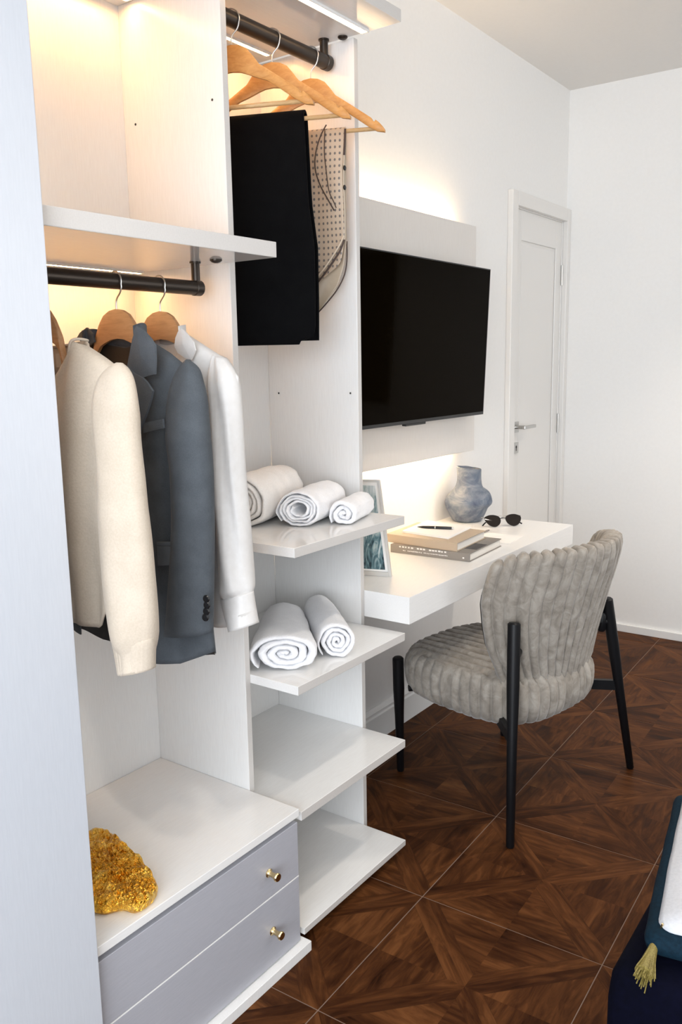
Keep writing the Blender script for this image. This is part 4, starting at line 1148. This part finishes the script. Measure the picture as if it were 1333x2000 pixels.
# coverlet draped over the mattress
V, F = [], []
nu, nv = 60, 80
BX0, BX1, BY0, BY1, BZ = 1.302, 2.915, -.338, 1.715, .402
def cov(i, j):
    u = i / nu; v = j / nv
    return u, v
prof_c = [(0, .06), (.0, .20), (.0, .33), (.004, .375), (.014, .394), (.03, .402)]
loop = []
def rrect(o_, n=160):
    """rounded rectangle inset by o_, points evenly by side"""
    x0, x1, y0, y1 = BX0 + o_, BX1 - o_, BY0 + o_, BY1 - o_
    r = .025
    pts_ = []
    for (cx, cy, a0) in ((x1 - r, y1 - r, 0), (x0 + r, y1 - r, 90), (x0 + r, y0 + r, 180), (x1 - r, y0 + r, 270)):
        for k in range(7):
            a = R(a0 + 15 * k); pts_.append(Vector((cx + r * math.cos(a), cy + r * math.sin(a), 0)))
        nx_ = {0: (x0 + r, y1), 90: (x0, y0 + r), 180: (x1 - r, y0), 270: (x1, y1 - r)}[a0]
        last = pts_[-1]
        for k in range(1, 30): pts_.append(last.lerp(Vector((*nx_, 0)), k / 30))
    return pts_
rs = []
for o_, z in prof_c:
    pr_ = rrect(o_)
    rs.append([Vector((p.x + .006 * nz(p.x * 9, p.y * 9, 3) * (1 - z / .41), p.y + .006 * nz(p.x * 9, p.y * 9, 7) * (1 - z / .41), z)) for p in pr_])
mid = Vector(((BX0 + BX1) / 2, (BY0 + BY1) / 2, 0))
for k in range(1, 8):
    pr_ = rrect(.03)
    rs.append([Vector((lerp(p.x, mid.x, k / 8), lerp(p.y, mid.y, k / 8), .402 + .002 * (1 - (1 - k / 8) ** 2) + .002 * nz(p.x * 5, p.y * 5, k))) for p in pr_])
obj('coverlet', rings(rs), M['navy'], bd, smooth=True)
for x in (1.42, 2.82):
    for y in (-.24, 1.62):
        obj('leg', lathe((x, y, 0), [(.022, 0), (.026, .055)], 16), M['blackmetal'], bd)
# cushion: white face with teal border
cu = thing('cushion', (1.60, -.06, .405), 'white cushion with teal-navy border and gold corner tassel lying on the bed', 'cushion')
CA = R(9)
cux = Vector((math.cos(CA), math.sin(CA), 0)); cuy = Vector((-math.sin(CA), math.cos(CA), 0))
CO = Vector((1.350, -.300, 0))              # near-left corner of the border
WU, WV = .52, .56
def cup(u, v, z): return CO + cux * u + cuy * v + Vector((0, 0, z))
def pillow_ring(inset, z, n=40, pinch=.0):
    pts_ = []
    r = .03
    x0, x1, y0, y1 = inset, WU - inset, inset, WV - inset
    for (cx, cy, a0) in ((x1 - r, y1 - r, 0), (x0 + r, y1 - r, 90), (x0 + r, y0 + r, 180), (x1 - r, y0 + r, 270)):
        for k in range(6):
            a = R(a0 + 18 * k); pts_.append(Vector((cx + r * math.cos(a), cy + r * math.sin(a), z)))
        nx_ = {0: (x0 + r, y1), 90: (x0, y0 + r), 180: (x1 - r, y0), 270: (x1, y1 - r)}[a0]
        last = pts_[-1]
        for k in range(1, 12): 
            q = last.lerp(Vector((*nx_, z)), k / 12); pts_.append(q)
    return [cup(p.x + .004 * nz(p.x * 8, p.y * 8, z * 9), p.y, p.z + .004 * nz(p.x * 9, p.y * 9, 2)) for p in pts_]
obj('border', rings([pillow_ring(.05, .4125), pillow_ring(.015, .416), pillow_ring(.002, .425), pillow_ring(.0, .438), pillow_ring(.004, .449), pillow_ring(.012, .456), pillow_ring(.024, .460)]), M['tealcloth'], cu, smooth=True)
obj('face_panel', rings([pillow_ring(.026, .450), pillow_ring(.020, .462), pillow_ring(.028, .471)] + [pillow_ring(.028 + .20 * k / 7, .471 + .035 * math.sin(k / 7 * 1.5)) for k in range(1, 8)]), M['whitecloth'], cu, smooth=True)
# tassel hanging from the near-left corner
ta = Vector([(1.3683, -0.2720, 0.4400)][0])
tdir = (Vector([(1.3685, -0.3362, 0.4220)][0]) - ta).normalized()
tso = obj('tassel', axial(ta, tdir, [(.004, 0), (.0065, .006), (.0055, .012), (.007, .016), (.0085, .03), (.012, .055), (.016, .075), (.012, .076)], 20), M['goldthread'], cu)
obj('tassel_cap', axial(ta - tdir * .008, tdir, [(.002, 0), (.006, .004), (.0075, .010), (.005, .015), (.0068, .020), (.006, .024)], 16), M['brass'], tso, smooth=True)
random.seed(9)
a_ = tdir.orthogonal().normalized(); b_ = tdir.cross(a_)
th_ = []
for k in range(60):
    q = random.uniform(0, 6.283); r_ = random.uniform(.3, 1)
    e = a_ * math.cos(q) + b_ * math.sin(q)
    L_ = random.uniform(.075, .098)
    th_.append(tube([ta + tdir * .02 + e * .006 * r_, ta + tdir * .05 + e * .012 * r_, ta + tdir * L_ + e * .021 * r_], .0012, 4))
o = obj('tassel_threads', join(*th_), M['goldthread'], tso); o['kind'] = 'stuff'
obj('corner_cord', tube([ta - tdir * .008, Vector((*cup(.03, .03, .466).xy, .466))], .002, 6), M['brass'], tso)
